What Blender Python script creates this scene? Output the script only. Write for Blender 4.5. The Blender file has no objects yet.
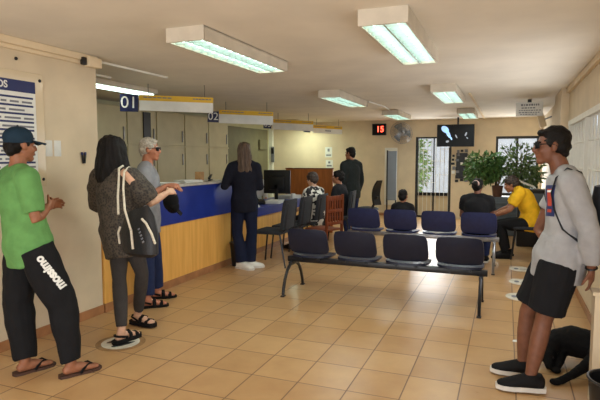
import bpy, bmesh, math, random
from mathutils import Vector as V, Matrix, noise
from mathutils.bvhtree import BVHTree
random.seed(7)
S = bpy.context.scene
COL = S.collection
PI = math.pi

# ------------------------------------------------------------------ materials
def srgb(r, g, b):
    def f(c):
        c /= 255
        return c/12.92 if c <= .04045 else ((c+.055)/1.055)**2.4
    return (f(r), f(g), f(b), 1)
class NT:
    def __init__(s, name):
        s.m = bpy.data.materials.new(name); s.m.use_nodes = True
        s.t = s.m.node_tree; s.b = s.t.nodes['Principled BSDF']
    def n(s, typ, **kw):
        nd = s.t.nodes.new(typ)
        for k, v in kw.items():
            if k in nd.inputs: nd.inputs[k].default_value = v
            else: setattr(nd, k, v)
        return nd
    def l(s, a, b): s.t.links.new(a, b)
def mat(name, col, rough=.6, var=.12, scale=8, bump=0, bscale=60, metal=0, spec=.4, stretch=None, col2=None, trans=0, sheen=0):
    k = NT(name); b = k.b
    b.inputs['Roughness'].default_value = rough; b.inputs['Metallic'].default_value = metal
    b.inputs['Specular IOR Level'].default_value = spec
    if trans: b.inputs['Transmission Weight'].default_value = trans
    tc = k.n('ShaderNodeTexCoord'); src = tc.outputs['Object']
    if stretch:
        mp = k.n('ShaderNodeMapping'); mp.inputs['Scale'].default_value = stretch; k.l(src, mp.inputs[0]); src = mp.outputs[0]
    nz = k.n('ShaderNodeTexNoise', Scale=scale, Detail=5.0); k.l(src, nz.inputs['Vector'])
    mx = k.n('ShaderNodeMix', data_type='RGBA')
    c2 = col2 or tuple(max(0, c*(1-var*2)) for c in col[:3])+(1,)
    c1 = col if col2 else tuple(min(1, c*(1+var)) for c in col[:3])+(1,)
    mx.inputs[6].default_value = c1; mx.inputs[7].default_value = c2
    rp = k.n('ShaderNodeMapRange'); rp.inputs[1].default_value = .35; rp.inputs[2].default_value = .65
    k.l(nz.outputs[0], rp.inputs[0]); k.l(rp.outputs[0], mx.inputs[0]); k.l(mx.outputs[2], b.inputs['Base Color'])
    if bump:
        n2 = k.n('ShaderNodeTexNoise', Scale=bscale, Detail=4.0); k.l(src, n2.inputs['Vector'])
        bp = k.n('ShaderNodeBump', Strength=bump, Distance=.01); k.l(n2.outputs[0], bp.inputs['Height']); k.l(bp.outputs[0], b.inputs['Normal'])
    return k.m
def emis(name, col, st, pat=False):
    k = NT(name); b = k.b
    b.inputs['Base Color'].default_value = col; b.inputs['Emission Color'].default_value = col; b.inputs['Emission Strength'].default_value = st
    return k.m
M = {}
M['wall'] = mat('cream_wall_paint', srgb(214, 197, 168), .7, .04, 3, .08, 90)
M['office_wall'] = mat('office_wall_paint', srgb(196, 192, 160), .7, .04, 3, .08, 90)
M['ceil'] = mat('ceiling_paint', srgb(226, 218, 203), .8, .03, 2, .05, 60)
M['trim'] = mat('cornice_paint', srgb(226, 206, 172), .6, .04, 4)
M['base'] = mat('skirting_tile', srgb(168, 118, 78), .4, .12, 6)
M['wood'] = mat('counter_wood', srgb(240, 184, 98), .42, .10, 3, stretch=(1, 6, .5), col2=srgb(224, 166, 82))
M['orange_wood'] = mat('divider_wood', srgb(178, 106, 48), .4, .1, 4, stretch=(5, 5, .6))
M['red_wood'] = mat('chair_wood', srgb(120, 58, 30), .4, .15, 5, stretch=(6, 6, .7))
M['blue_lam'] = mat('blue_laminate', srgb(32, 52, 140), .35, .05, 5)
M['greytop'] = mat('counter_top', srgb(190, 186, 176), .4, .08, 12)
M['cab'] = mat('cream_cabinet', srgb(196, 186, 150), .5, .04, 3)
M['blue_pl'] = mat('blue_seat_plastic', srgb(36, 46, 88), .38, .06, 20, .05, 200)
M['navy_pl'] = mat('navy_seat_plastic', srgb(26, 32, 52), .36, .06, 20, .05, 200)
M['blackmetal'] = mat('black_metal', srgb(26, 26, 30), .35, .1, 10)
M['chrome'] = mat('grey_metal', srgb(150, 150, 152), .3, .1, 10, metal=.8)
M['black'] = mat('black_plastic', srgb(22, 22, 24), .4, .1, 10)
M['screenoff'] = mat('dark_screen', srgb(13, 14, 17), .4, .05, 5, spec=.2)
M['darkfab'] = mat('dark_upholstery', srgb(38, 40, 46), .75, .1, 30, .1, 200)
M['white'] = mat('white_paint', srgb(226, 224, 214), .5, .03, 5)
M['paper'] = mat('paper', srgb(226, 226, 220), .7, .04, 6)
M['greyink'] = mat('grey_print', srgb(120, 122, 130), .7, .08, 10)
M['navyink'] = mat('navy_print', srgb(40, 48, 96), .6, .05, 10)
M['yellow'] = mat('yellow_band', srgb(222, 178, 44), .5, .04, 6)
M['signnavy'] = mat('navy_sign', srgb(24, 34, 78), .4, .04, 6)
M['lamp_house'] = mat('lamp_housing', srgb(206, 196, 178), .5, .05, 6)
M['louvre'] = mat('louvre_metal', srgb(190, 200, 194), .3, .05, 10, metal=.3)
M['tube'] = emis('lamp_diffuser', (.80, 1, .96, 1), 1.5)
M['tube_glow'] = emis('fluorescent_tube', (.72, 1, .92, 1), 3.2)
M['officelight'] = emis('office_tube', (.80, 1, .80, 1), 9)
M['led'] = emis('red_digits', (1, .06, .03, 1), 6)
M['tvblue'] = emis('screen_blue', (.35, .55, .85, 1), .9)
M['tvgrey'] = emis('screen_grey', (.35, .38, .45, 1), .5)
M['leaf'] = mat('leaf', srgb(104, 142, 74), .5, .3, 9, col2=srgb(56, 88, 40))
M['leaf2'] = mat('leaf_pale', srgb(128, 152, 100), .5, .3, 9, col2=srgb(62, 88, 46))
M['bush'] = mat('bush_leaf', srgb(120, 160, 60), .6, .3, 3)
M['bark'] = mat('bark', srgb(110, 88, 62), .8, .2, 20)
M['pot'] = mat('brown_pot', srgb(96, 66, 52), .6, .1, 10)
M['greycab'] = mat('blue_grey_metal', srgb(96, 106, 116), .45, .06, 8)
M['mirror'] = mat('grey_glass', srgb(126, 136, 150), .6, .04, 4)
M['outwall'] = mat('outside_wall', srgb(206, 209, 216), .9, .05, 2)
M['outground'] = mat('outside_ground', srgb(180, 176, 166), .9, .1, 2)
M['fur'] = mat('black_fur', srgb(14, 12, 12), .8, .2, 40, .3, 160, spec=.15)
M['rubber'] = mat('black_rubber', srgb(18, 16, 16), .75, .1, 20, spec=.2)
M['soleW'] = mat('white_sole', srgb(206, 200, 190), .5, .05, 20)
M['brownsole'] = mat('brown_sole', srgb(72, 48, 38), .6, .1, 20)
M['eyew'] = mat('eye_white', srgb(220, 210, 200), .3, .02, 20)
M['cord'] = mat('white_cord', srgb(214, 204, 184), .7, .08, 60)
M['stick'] = mat('sticker_white', srgb(206, 200, 184), .5, .1, 12)
M['stickrim'] = mat('sticker_rim', srgb(150, 116, 76), .5, .15, 12)
M['door'] = mat('beige_door', srgb(214, 194, 158), .55, .04, 5)
M['glassframe'] = mat('dark_frame', srgb(40, 38, 36), .5, .1, 10)
M['box'] = mat('cardboard', srgb(170, 132, 88), .8, .1, 10)
M['panel'] = mat('olive_wall_shade', srgb(110, 104, 80), .6, .06, 4)  # shade of the office side wall put into the colour; switch box shares it
M['acrylic'] = mat('clear_acrylic_tint', srgb(214, 196, 164), .15, .02, 4)
SK = {k: mat('skin_'+k, srgb(*c), .5, .07, 25, .05, 200, spec=.35) for k, c in
      dict(tan=(150, 98, 70), pale=(196, 148, 118), red=(186, 122, 94), dark=(118, 76, 56), light=(204, 160, 132)).items()}
def cloth(n, r, g, b, var=.07, sc=12, **k): return mat(n, srgb(r, g, b), .85, var, sc, .25, 220, spec=.2, **k)
def glassmat():
    k = NT('window_glass'); t = k.t
    k.b.inputs['Base Color'].default_value = (1, 1, 1, 1); k.b.inputs['Roughness'].default_value = 0; k.b.inputs['Alpha'].default_value = .08
    return k.m
M['glass'] = glassmat()
def floor_mat():
    k = NT('floor_tiles'); b = k.b
    geo = k.n('ShaderNodeNewGeometry'); sx = k.n('ShaderNodeSeparateXYZ'); k.l(geo.outputs['Position'], sx.inputs[0])
    def m(op, a, v=None, c=None):
        nd = k.n('ShaderNodeMath', operation=op)
        for i, x in enumerate((a, v, c)):
            if x is None: continue
            if hasattr(x, 'links'): k.l(x, nd.inputs[i])
            else: nd.inputs[i].default_value = x
        return nd.outputs[0]
    TX, TY = .3495, .392
    u = m('DIVIDE', m('ADD', sx.outputs[0], .947+TX*40), TX); v = m('DIVIDE', m('ADD', sx.outputs[1], -3.222+TY*40), TY)
    fu, fv = m('FRACT', u), m('FRACT', v)
    du = m('MULTIPLY', m('MINIMUM', fu, m('SUBTRACT', 1, fu)), TX); dv = m('MULTIPLY', m('MINIMUM', fv, m('SUBTRACT', 1, fv)), TY)
    d = m('MINIMUM', du, dv)
    gr = k.n('ShaderNodeMapRange'); gr.inputs[1].default_value = .0025; gr.inputs[2].default_value = .006; k.l(d, gr.inputs[0])
    cm = k.n('ShaderNodeCombineXYZ'); k.l(m('FLOOR', u), cm.inputs[0]); k.l(m('FLOOR', v), cm.inputs[1])
    wn = k.n('ShaderNodeTexWhiteNoise'); wn.noise_dimensions = '2D'; k.l(cm.outputs[0], wn.inputs[0])
    nz = k.n('ShaderNodeTexNoise', Scale=5.0, Detail=6.0, Roughness=.6); k.l(geo.outputs['Position'], nz.inputs['Vector'])
    mx = k.n('ShaderNodeMix', data_type='RGBA'); mx.inputs[6].default_value = srgb(172, 132, 88); mx.inputs[7].default_value = srgb(200, 162, 114)
    f = m('ADD', m('MULTIPLY', wn.outputs[0], .45), m('MULTIPLY', m('SUBTRACT', nz.outputs[0], .25), 1.1)); k.l(f, mx.inputs[0])
    m2 = k.n('ShaderNodeMix', data_type='RGBA'); m2.inputs[6].default_value = srgb(112, 82, 54); k.l(gr.outputs[0], m2.inputs[0]); k.l(mx.outputs[2], m2.inputs[7])
    k.l(m2.outputs[2], b.inputs['Base Color'])
    rr = k.n('ShaderNodeMapRange'); rr.inputs[3].default_value = .22; rr.inputs[4].default_value = .42; k.l(nz.outputs[0], rr.inputs[0]); k.l(rr.outputs[0], b.inputs['Roughness'])
    bp = k.n('ShaderNodeBump', Strength=.4, Distance=.002); k.l(gr.outputs[0], bp.inputs['Height']); k.l(bp.outputs[0], b.inputs['Normal'])
    b.inputs['Specular IOR Level'].default_value = .45
    return k.m
M['floor'] = floor_mat()
def leopard():
    k = NT('mottled_blouse'); b = k.b; b.inputs['Roughness'].default_value = .8
    tc = k.n('ShaderNodeTexCoord'); vo = k.n('ShaderNodeTexVoronoi', Scale=55.0); k.l(tc.outputs['Object'], vo.inputs['Vector'])
    nz = k.n('ShaderNodeTexNoise', Scale=7.0, Detail=5.0); k.l(tc.outputs['Object'], nz.inputs['Vector'])
    r = k.n('ShaderNodeValToRGB'); e = r.color_ramp.elements
    e[0].position = .18; e[0].color = srgb(27, 24, 22); e[1].position = .8; e[1].color = srgb(78, 68, 57)
    ad = k.n('ShaderNodeMath', operation='MULTIPLY'); k.l(vo.outputs['Distance'], ad.inputs[0]); k.l(nz.outputs[0], ad.inputs[1])
    sc = k.n('ShaderNodeMath', operation='MULTIPLY'); k.l(ad.outputs[0], sc.inputs[0]); sc.inputs[1].default_value = 2.4
    k.l(sc.outputs[0], r.inputs[0]); k.l(r.outputs[0], b.inputs['Base Color'])
    return k.m
def blotch():
    k = NT('black_and_white_print'); b = k.b; b.inputs['Roughness'].default_value = .8
    tc = k.n('ShaderNodeTexCoord'); nz = k.n('ShaderNodeTexNoise', Scale=13.0, Detail=1.0); k.l(tc.outputs['Object'], nz.inputs['Vector'])
    r = k.n('ShaderNodeValToRGB'); e = r.color_ramp.elements; r.color_ramp.interpolation = 'CONSTANT'
    e[0].position = 0; e[0].color = srgb(24, 22, 24); e[1].position = .5; e[1].color = srgb(205, 200, 190)
    k.l(nz.outputs[0], r.inputs[0]); k.l(r.outputs[0], b.inputs['Base Color'])
    return k.m

# ------------------------------------------------------------------ mesh helpers
def frame(d, up=V((0, 0, 1))):
    d = V(d).normalized(); s = d.cross(up)
    if s.length < 1e-4: s = d.cross(V((0, 1, 0)))
    s.normalize(); return s, s.cross(d).normalized(), d
class MB:
    def __init__(s): s.b = bmesh.new()
    def box(s, c, d, rot=None, bev=0):
        r = bmesh.ops.create_cube(s.b, size=1); vs = r['verts']
        mt = Matrix.Translation(V(c)) @ (rot.to_4x4() if rot else Matrix.Identity(4)) @ Matrix.Diagonal((*d, 1))
        bmesh.ops.transform(s.b, matrix=mt, verts=vs)
        if bev:
            es = list({e for v in vs for e in v.link_edges})
            bmesh.ops.bevel(s.b, geom=es, offset=bev, segments=2, profile=.5, affect='EDGES')
        return s
    def bb(s, a, b, bev=0):
        a, b = V(a), V(b); return s.box((a+b)/2, [abs(x) for x in (b-a)], None, bev)
    def ell(s, c, r, Mx=None, seg=16, rings=10):
        q = bmesh.ops.create_uvsphere(s.b, u_segments=seg, v_segments=rings, radius=1)
        mt = Matrix.Translation(V(c)) @ (Mx.to_4x4() if Mx else Matrix.Identity(4)) @ Matrix.Diagonal((*r, 1))
        bmesh.ops.transform(s.b, matrix=mt, verts=q['verts']); return s
    def tube(s, pts, rad, n=12, side=None, close=False):
        pts = [V(p) for p in pts]; N = len(pts)
        if not isinstance(rad, (list, tuple)): rad = [rad]*N
        rings = []; prev = None
        for i, p in enumerate(pts):
            t = (pts[min(i+1, N-1)]-pts[max(i-1, 0)]).normalized()
            if side is not None:
                a = V(side[i] if isinstance(side, list) else side)
            else:
                a = prev if prev is not None else frame(t)[0]
            a = (a-t*a.dot(t))
            if a.length < 1e-5: a = frame(t)[0]
            a.normalize(); prev = a; b = t.cross(a)
            r = rad[i]; ra, rb = r if isinstance(r, (tuple, list)) else (r, r)
            rings.append([s.b.verts.new(p+a*math.cos(2*PI*k/n)*ra+b*math.sin(2*PI*k/n)*rb) for k in range(n)])
        for A, B in zip(rings, rings[1:]):
            for k in range(n): s.b.faces.new((A[k], A[(k+1) % n], B[(k+1) % n], B[k]))
        s.b.faces.new(rings[0][::-1]); s.b.faces.new(rings[-1]); return s
    def bar(s, a, b, w, h, up=V((0, 0, 1)), bev=0):
        a, b = V(a), V(b); sd, u, d = frame(b-a, up)
        return s.box((a+b)/2, (w, h, (b-a).length), Matrix((sd, u, d)).transposed(), bev)
    def lathe(s, c, prof, n=24):
        rings = [[s.b.verts.new(V(c)+V((r*math.cos(2*PI*k/n), r*math.sin(2*PI*k/n), z))) for k in range(n)] for r, z in prof]
        for A, B in zip(rings, rings[1:]):
            for k in range(n): s.b.faces.new((A[k], A[(k+1) % n], B[(k+1) % n], B[k]))
        s.b.faces.new(rings[0][::-1]); s.b.faces.new(rings[-1]); return s
    def shell(s, fn, nu, nv, th):
        """thick sheet: fn(u,v)->(point, normal) for u,v in -1..1"""
        F, B = [], []
        for i in range(nu+1):
            F.append([]); B.append([])
            for j in range(nv+1):
                p, n = fn(-1+2*i/nu, -1+2*j/nv); p, n = V(p), V(n).normalized()
                F[-1].append(s.b.verts.new(p+n*th/2)); B[-1].append(s.b.verts.new(p-n*th/2))
        f = s.b.faces.new
        for i in range(nu):
            for j in range(nv):
                f((F[i][j], F[i+1][j], F[i+1][j+1], F[i][j+1])); f((B[i][j], B[i][j+1], B[i+1][j+1], B[i+1][j]))
        for i in range(nu):
            f((F[i][0], B[i][0], B[i+1][0], F[i+1][0])); f((F[i][nv], F[i+1][nv], B[i+1][nv], B[i][nv]))
        for j in range(nv):
            f((F[0][j], F[0][j+1], B[0][j+1], B[0][j])); f((F[nu][j], B[nu][j], B[nu][j+1], F[nu][j+1]))
        return s
    def prism(s, outline, z0, z1, Mx=None):
        A = [s.b.verts.new((x, y, z0)) for x, y in outline]; B = [s.b.verts.new((x, y, z1)) for x, y in outline]; n = len(A)
        s.b.faces.new(A[::-1]); s.b.faces.new(B)
        for k in range(n): s.b.faces.new((A[k], A[(k+1) % n], B[(k+1) % n], B[k]))
        if Mx: bmesh.ops.transform(s.b, matrix=Mx, verts=A+B)
        return s
    def mesh(s, name):
        bmesh.ops.recalc_face_normals(s.b, faces=s.b.faces)
        me = bpy.data.meshes.new(name); s.b.to_mesh(me); s.b.free(); return me
def link(name, me, m, parent=None, loc=None, smooth=True):
    o = bpy.data.objects.new(name, me); COL.objects.link(o)
    if m and not me.materials: me.materials.append(m)
    for p in me.polygons: p.use_smooth = smooth
    if smooth:
        try: me.set_sharp_from_angle(angle=math.radians(40))
        except Exception: pass
    if parent: o.parent = parent
    if loc is not None: o.location = loc
    return o
def obj(name, mb, m, parent=None, loc=None, smooth=True):
    return link(name, mb.mesh(name), m, parent, loc, smooth)
def tag(o, label, cat, group=None):
    o['label'] = label; o['category'] = cat
    if group: o['group'] = group
    return o
def thing(name, label, cat, loc=(0, 0, 0), rz=0, group=None):
    o = bpy.data.objects.new(name, None); COL.objects.link(o); o.location = loc; o.rotation_euler = (0, 0, rz); o.empty_display_size = .1
    return tag(o, label, cat, group)
def struct(name, mb, m, smooth=False):
    o = obj(name, mb, m, smooth=smooth); o['kind'] = 'structure'; return o
def dup(root, loc, rz, label, group=None):
    r = root.copy(); COL.objects.link(r); r.location = loc; r.rotation_euler = (0, 0, rz); r['label'] = label
    if group: r['group'] = group
    for ch in list(root.children):
        c = ch.copy(); COL.objects.link(c); c.parent = r
        for g in list(ch.children):
            d = g.copy(); COL.objects.link(d); d.parent = c
    return r
def remesh(mb, name, vox, smooth=3, amp=0, freq=6, off=V((0, 0, 0)), seed=0, str_=(1, 1, 1)):
    me = mb.mesh(name+'_src'); o = bpy.data.objects.new('tmp', me); COL.objects.link(o)
    md = o.modifiers.new('r', 'REMESH'); md.mode = 'VOXEL'; md.voxel_size = vox
    sm = o.modifiers.new('s', 'SMOOTH'); sm.factor = .5; sm.iterations = smooth
    dg = bpy.context.evaluated_depsgraph_get(); r = bpy.data.meshes.new_from_object(o.evaluated_get(dg))
    bpy.data.objects.remove(o); bpy.data.meshes.remove(me); r.name = name
    if amp:
        r.update(); ns = [v.normal.copy() for v in r.vertices]
        for v, n in zip(r.vertices, ns):
            c = V((v.co.x*str_[0], v.co.y*str_[1], v.co.z*str_[2]))*freq+V((seed*7.3, seed*1.7, 0))
            v.co += n*amp*(noise.noise(c)+.5*noise.noise(c*2.1))
    r.materials.clear(); return r
def text(name, s, size, m, Mx, parent=None, ext=.001, align='CENTER', bold=0):
    cu = bpy.data.curves.new(name, 'FONT'); cu.body = s; cu.size = size; cu.extrude = ext; cu.align_x = align; cu.align_y = 'CENTER'; cu.offset = bold
    t = bpy.data.objects.new('tmp', cu); COL.objects.link(t)
    dg = bpy.context.evaluated_depsgraph_get(); me = bpy.data.meshes.new_from_object(t.evaluated_get(dg)); bpy.data.objects.remove(t)
    me.transform(Mx); me.materials.clear()
    return link(name, me, m, parent, smooth=False)
def basis(o, x, y):
    x = V(x).normalized(); y = V(y); y = (y-x*y.dot(x)).normalized(); z = x.cross(y)
    m = Matrix((x, y, z)).transposed().to_4x4(); m.translation = V(o); return m
def bvh_of(me): return BVHTree.FromPolygons([v.co.copy() for v in me.vertices], [tuple(p.vertices) for p in me.polygons])

# ------------------------------------------------------------------ camera
F_, H_ = 520.0, 1.55
pitch = math.atan(43/F_); yaw = math.atan(207*math.cos(pitch)/F_)
cam = bpy.data.cameras.new('camera'); cam.lens = 36*F_/600; cam.sensor_width = 36; cam.clip_start = .05
co = bpy.data.objects.new('camera', cam); COL.objects.link(co); co.location = (0, 0, H_)
co.rotation_euler = (PI/2-pitch, 0, yaw); S.camera = co
# ------------------------------------------------------------------ the room
HC = 2.5; XR = .78; XL = -3.7; XO = -6.3; YF = 13.6; YB = -1.6; T = .15
def holes_wall_x(x0, x1, ya, yb, hs, z1=HC):           # wall running along y with holes (ya,yb,za,zb)
    m = MB(); y = ya
    for (a, b, c, d) in sorted(hs):
        if a > y: m.bb((x0, y, 0), (x1, a, z1))
        if c > 0: m.bb((x0, a, 0), (x1, b, c))
        if d < z1: m.bb((x0, a, d), (x1, b, z1))
        y = b
    m.bb((x0, y, 0), (x1, yb, z1)); return m
def holes_wall_y(y0, y1, xa, xb, hs, z1=HC):
    m = MB(); x = xa
    for (a, b, c, d) in sorted(hs):
        if a > x: m.bb((x, y0, 0), (a, y1, z1))
        if c > 0: m.bb((a, y0, 0), (b, y1, c))
        if d < z1: m.bb((a, y0, d), (b, y1, z1))
        x = b
    m.bb((x, y0, 0), (xb, y1, z1)); return m
struct('floor', MB().bb((XO-T, YB-T, -.12), (XR+T, YF+T, 0)), M['floor'])
struct('ceiling', MB().bb((XO-T, YB-T, HC), (XR+T, YF+T, HC+.15)), M['ceil'])
struct('wall_left', MB().bb((XL-T, YB, 0), (XL, 4.0, HC)), M['wall'])
struct('wall_office_near', MB().bb((XO, 2.9, 0), (XL-T, 3.05, HC)), M['office_wall'])
struct('wall_office', MB().bb((XO-T, 2.9, 0), (XO, YF, HC)), M['office_wall'])
DX0, DX1, DZ = -2.19, -1.30, 2.06
WX0, WX1, WZ0, WZ1 = -.26, .70, .62, 2.05
struct('wall_back', holes_wall_y(YF, YF+T, XO-T, XR+T, [(DX0, DX1, 0, DZ), (WX0, WX1, WZ0, WZ1)]), M['wall'])
RY0, RY1, RZ0, RZ1 = 4.7, 7.9, 1.12, 2.02
struct('wall_right', holes_wall_x(XR, XR+T, YB, YF, [(RY0, RY1, RZ0, RZ1), (.2, 2.6, 0, 2.2)]), M['wall'])
struct('wall_front', holes_wall_y(YB-T, YB, XL-T, XR+T, [(-3.0, .3, 0, 2.3)]), M['wall'])
struct('trim_1', MB().bb((XL, YB, 2.44), (XL+.05, 3.98, HC), .008).bb((XL, YB, 2.405), (XL+.03, 3.98, 2.44), .006), M['trim'])
struct('baseboard_left', MB().bb((XL, YB, 0), (XL+.014, 4.0, .085), .003), M['base'])
struct('baseboard_right', MB().bb((XR-.014, 2.65, 0), (XR, YF, .08), .003), M['base'])
struct('baseboard_back', MB().bb((-6.2, YF-.014, 0), (DX0-.06, YF, .08), .003), M['base'])
struct('trim_2', MB().bb((.68, 8.15, 0), (XR, 9.2, HC)), M['wall'])                        # pilaster
struct('trim_3', MB().bb((XR-.04, YB, 2.43), (XR, 8.15, HC), .006), M['trim'])
struct('trim_4', MB().bb((-6.3, YF-.12, 0), (-6.2, YF, HC), .004), M['white'])             # white corner jamb
# low partition end beside the man
struct('wall_partition', MB().bb((.53, 3.585, 0), (XR, 3.69, .70)).bb((.515, 3.57, .70), (XR, 3.705, .725), .004), M['wall'])
# grilled door
g = MB()
for z in (.02, .62, DZ-.02): g.bb((DX0+.03, YF+.03, z-.02), (DX1-.03, YF+.07, z+.02))
for x in (DX0+.03, DX1-.03): g.bb((x-.03, YF, 0), (x+.03, YF+.08, DZ))
g.bb((DX0+.44, YF+.03, 0), (DX0+.47, YF+.07, DZ))
g.bb((DX0, YF+.01, DZ-.03), (DX1, YF+.08, DZ)); g.bb((DX0+.03, YF+.03, .56), (DX1-.03, YF+.07, .64))
d1 = struct('door_1', g, M['glassframe'])
obj('door_panel', MB().bb((DX0+.05, YF+.075, .02), (DX1-.05, YF+.1, .57)), M['door'], d1, smooth=False)
gp = MB()
for k in range(8):
    x = DX0+.09+k*.105; gp.tube([(x, YF+.02, .04), (x, YF+.02, DZ-.04)], .007, 6)
for k, (x0, x1) in enumerate([(0, 3), (3, 6), (4, 7), (1, 4), (0, 2), (5, 7)]):
    z = (1.72, 1.45, 1.1, .9, 1.25, 1.75)[k]; gp.tube([(DX0+.09+x0*.105, YF+.02, z), (DX0+.09+x1*.105, YF+.02, z)], .007, 6)
obj('grille', gp, M['white'], d1)
obj('pane', MB().bb((DX0+.05, YF+.085, .64), (DX1-.05, YF+.09, DZ-.04)), M['glass'], d1, smooth=False)
# back window
def window(name, mb_frame, pane_a, pane_b, grille):
    w = struct(name, mb_frame, M['glassframe'])
    obj('pane', MB().bb(pane_a, pane_b), M['glass'], w, smooth=False)
    if grille: obj('grille', grille, M['white'], w)
    return w
f = MB()
for x in (WX0+.025, (WX0+WX1)/2, WX1-.025): f.bb((x-.025, YF+.02, WZ0), (x+.025, YF+.08, WZ1))
for z in (WZ0+.025, WZ1-.03): f.bb((WX0, YF, z-.03), (WX1, YF+.08, z+.03))
window('window_1', f, (WX0, YF+.045, WZ0), (WX1, YF+.05, WZ1), None)
f = MB()
for y in (RY0+.02, (RY0+RY1)/2, RY1-.02): f.bb((XR-.02, y-.025, RZ0), (XR+.06, y+.025, RZ1))
for z in (RZ0+.02, RZ1-.02): f.bb((XR-.025, RY0-.03, z-.03), (XR+.06, RY1+.03, z+.03))
gr = MB(); n = 30
for k in range(n):
    y = RY0+.05+(RY1-RY0-.1)*k/(n-1); j = .05*(1 if k % 2 else -1)
    gr.tube([(XR+.02, y+j, RZ0+.03), (XR+.02, y-j, RZ1-.03)], .010, 6)
for z in (RZ0+.3, RZ0+.6): gr.tube([(XR+.02, RY0, z), (XR+.02, RY1, z)], .008, 6)
w2 = window('window_2', f, (XR+.085, RY0, RZ0), (XR+.09, RY1, RZ1), gr); w2.data.materials[0] = M['white']

# ------------------------------------------------------------------ outside
tag(obj('outside_ground', MB().bb((-14, YF+.15, -.4), (16, 40, -.15)), M['outground'], smooth=False), 'pale paved ground outside behind the grilled door', 'ground')['kind'] = 'structure'
tag(obj('outside_ground', MB().bb((XR+.15, -20, -.4), (16, YF+.15, -.15)), M['outground'], smooth=False), 'pale paved ground outside the barred side window', 'ground')['kind'] = 'structure'
tag(obj('neighbour_wall', MB().bb((-12, 20, -.2), (14, 20.3, 2.6)), M['outwall'], smooth=False), 'white boundary wall seen outside through the far windows', 'wall')['kind'] = 'structure'
struct('outside_wall', MB().bb((2.3, 1.0, -.2), (2.5, 13.0, 3.2)), mat('window_dimming_grey', srgb(112, 116, 122), .9, .08, 2))  # added wall, kept dark grey to tone down the bright window view
def leaves(mb, n, fn, size, droop=.3):
    for _ in range(n):
        p, out = fn(); out = V(out)
        d = (V(out).normalized()+V((random.uniform(-.7, .7), random.uniform(-.7, .7), random.uniform(-.6, .5)-droop))).normalized()
        s, u, d = frame(d); L = size*random.uniform(.7, 1.3); w = L*.24
        a = random.uniform(0, 2*PI); s2 = s*math.cos(a)+u*math.sin(a); u2 = d.cross(s2)
        p = V(p); vs = [mb.b.verts.new(q) for q in (p, p+d*L*.45+s2*w+u2*w*.25, p+d*L, p+d*L*.45-s2*w+u2*w*.25)]
        mb.b.faces.new((vs[0], vs[1], vs[2])); mb.b.faces.new((vs[0], vs[2], vs[3]))
def rnd_ell(c, r, shell=.5):
    def fn():
        v = V((random.gauss(0, 1), random.gauss(0, 1), random.gauss(0, 1))).normalized(); k = random.uniform(shell, 1)
        return V(c)+V((v.x*r[0], v.y*r[1], v.z*r[2]))*k, v
    return fn
t = thing('garden_bush', 'bright green bush outside the left half of the grilled door', 'bush', (-3.0, 17.0, -.15))
mb = MB(); leaves(mb, 1500, rnd_ell((0, 0, 1.5), (.75, .6, 1.3)), .14); obj('foliage', mb, M['bush'], t, smooth=False)
obj('trunk', MB().tube([(0, 0, 0), (.05, 0, .7), (0, .02, 1.3)], [.06, .05, .03], 8), M['bark'], t)

# ------------------------------------------------------------------ ceiling lamps
def make_lamp(loc, label, L=1.55, w=.325):
    t = thing('ceiling_lamp', label, 'lamp', loc, 0, 'fluorescent lamps on the waiting room ceiling'); h = .1
    m = MB()
    for s in (-1, 1):
        m.bb((s*w/2, -L/2, -h), (s*(w/2-.012), L/2, 0)); m.bb((-w/2, s*L/2, -h), (w/2, s*(L/2-.012), 0))
    m.bb((-w/2, -L/2, -.012), (w/2, L/2, 0)); obj('housing', m, M['lamp_house'], t, smooth=False)
    obj('diffuser', MB().bb((-w/2+.013, -L/2+.013, -h+.035), (w/2-.013, L/2-.013, -h+.04)), M['tube'], t, smooth=False)
    for s in (-1, 1): obj('tube', MB().tube([(s*w*.25, -L/2+.03, -h+.024), (s*w*.25, L/2-.03, -h+.024)], .011, 8), M['tube_glow'], t)
    m = MB()
    for k in range(1, 14):
        y = -L/2+L*k/14; m.bb((-w/2+.013, y-.002, -h+.001), (w/2-.013, y+.002, -h+.028))
    m.bb((-.006, -L/2+.013, -h), (.006, L/2-.013, -h+.03)); obj('louvre', m, M['louvre'], t, smooth=False)
    m = MB()
    for s in (-1, 1):
        m.bb((s*(w/2-.001), -L/2, -h-.004), (s*(w/2-.02), L/2, -h+.002)); m.bb((-w/2, s*(L/2-.001), -h-.004), (w/2, s*(L/2-.02), -h+.002))
    obj('rim', m, M['lamp_house'], t, smooth=False)
    return t
L0 = make_lamp((-2.22, 4.08, HC), 'long fluorescent ceiling lamp at upper left, nearest the number 01 sign')
dup(L0, (-.765, 4.13, HC), 0, 'large fluorescent ceiling lamp at the top, with a lit panel split by one dark divider')
dup(L0, (-2.38, 7.9, HC), 0, 'middle lamp of the left ceiling row, between the upper left lamp and the red digits')
dup(L0, (-.80, 7.85, HC), 0, 'square-looking ceiling lamp left of the hanging white notice')
dup(L0, (-2.22, 11.3, HC), 0, 'farthest ceiling lamp of the left row, above the wall fan')
dup(L0, (-.78, 11.5, HC), 0, 'small far ceiling lamp just above the television')
def off_lamp(name, loc, L, w, label, lit):
    t = thing(name, label, 'lamp', loc); m = MB().bb((-w/2, -L/2, -.06), (w/2, L/2, 0), .006); obj('housing', m, M['lamp_house'], t)
    for s in (-1, 1): obj('tube', MB().tube([(s*w*.25, -L/2+.03, -.075), (s*w*.25, L/2-.03, -.075)], .014, 8), lit, t)
    return t
off_lamp('office_lamp', (-4.75, 5.45, HC), 1.5, .26, 'slim tube lamp behind the number 01 sign plate', M['tube_glow'])
off_lamp('office_lamp', (-5.1, 12.75, HC), .9, .26, 'office tube lamp glowing above the pale green far wall', M['officelight'])
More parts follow.
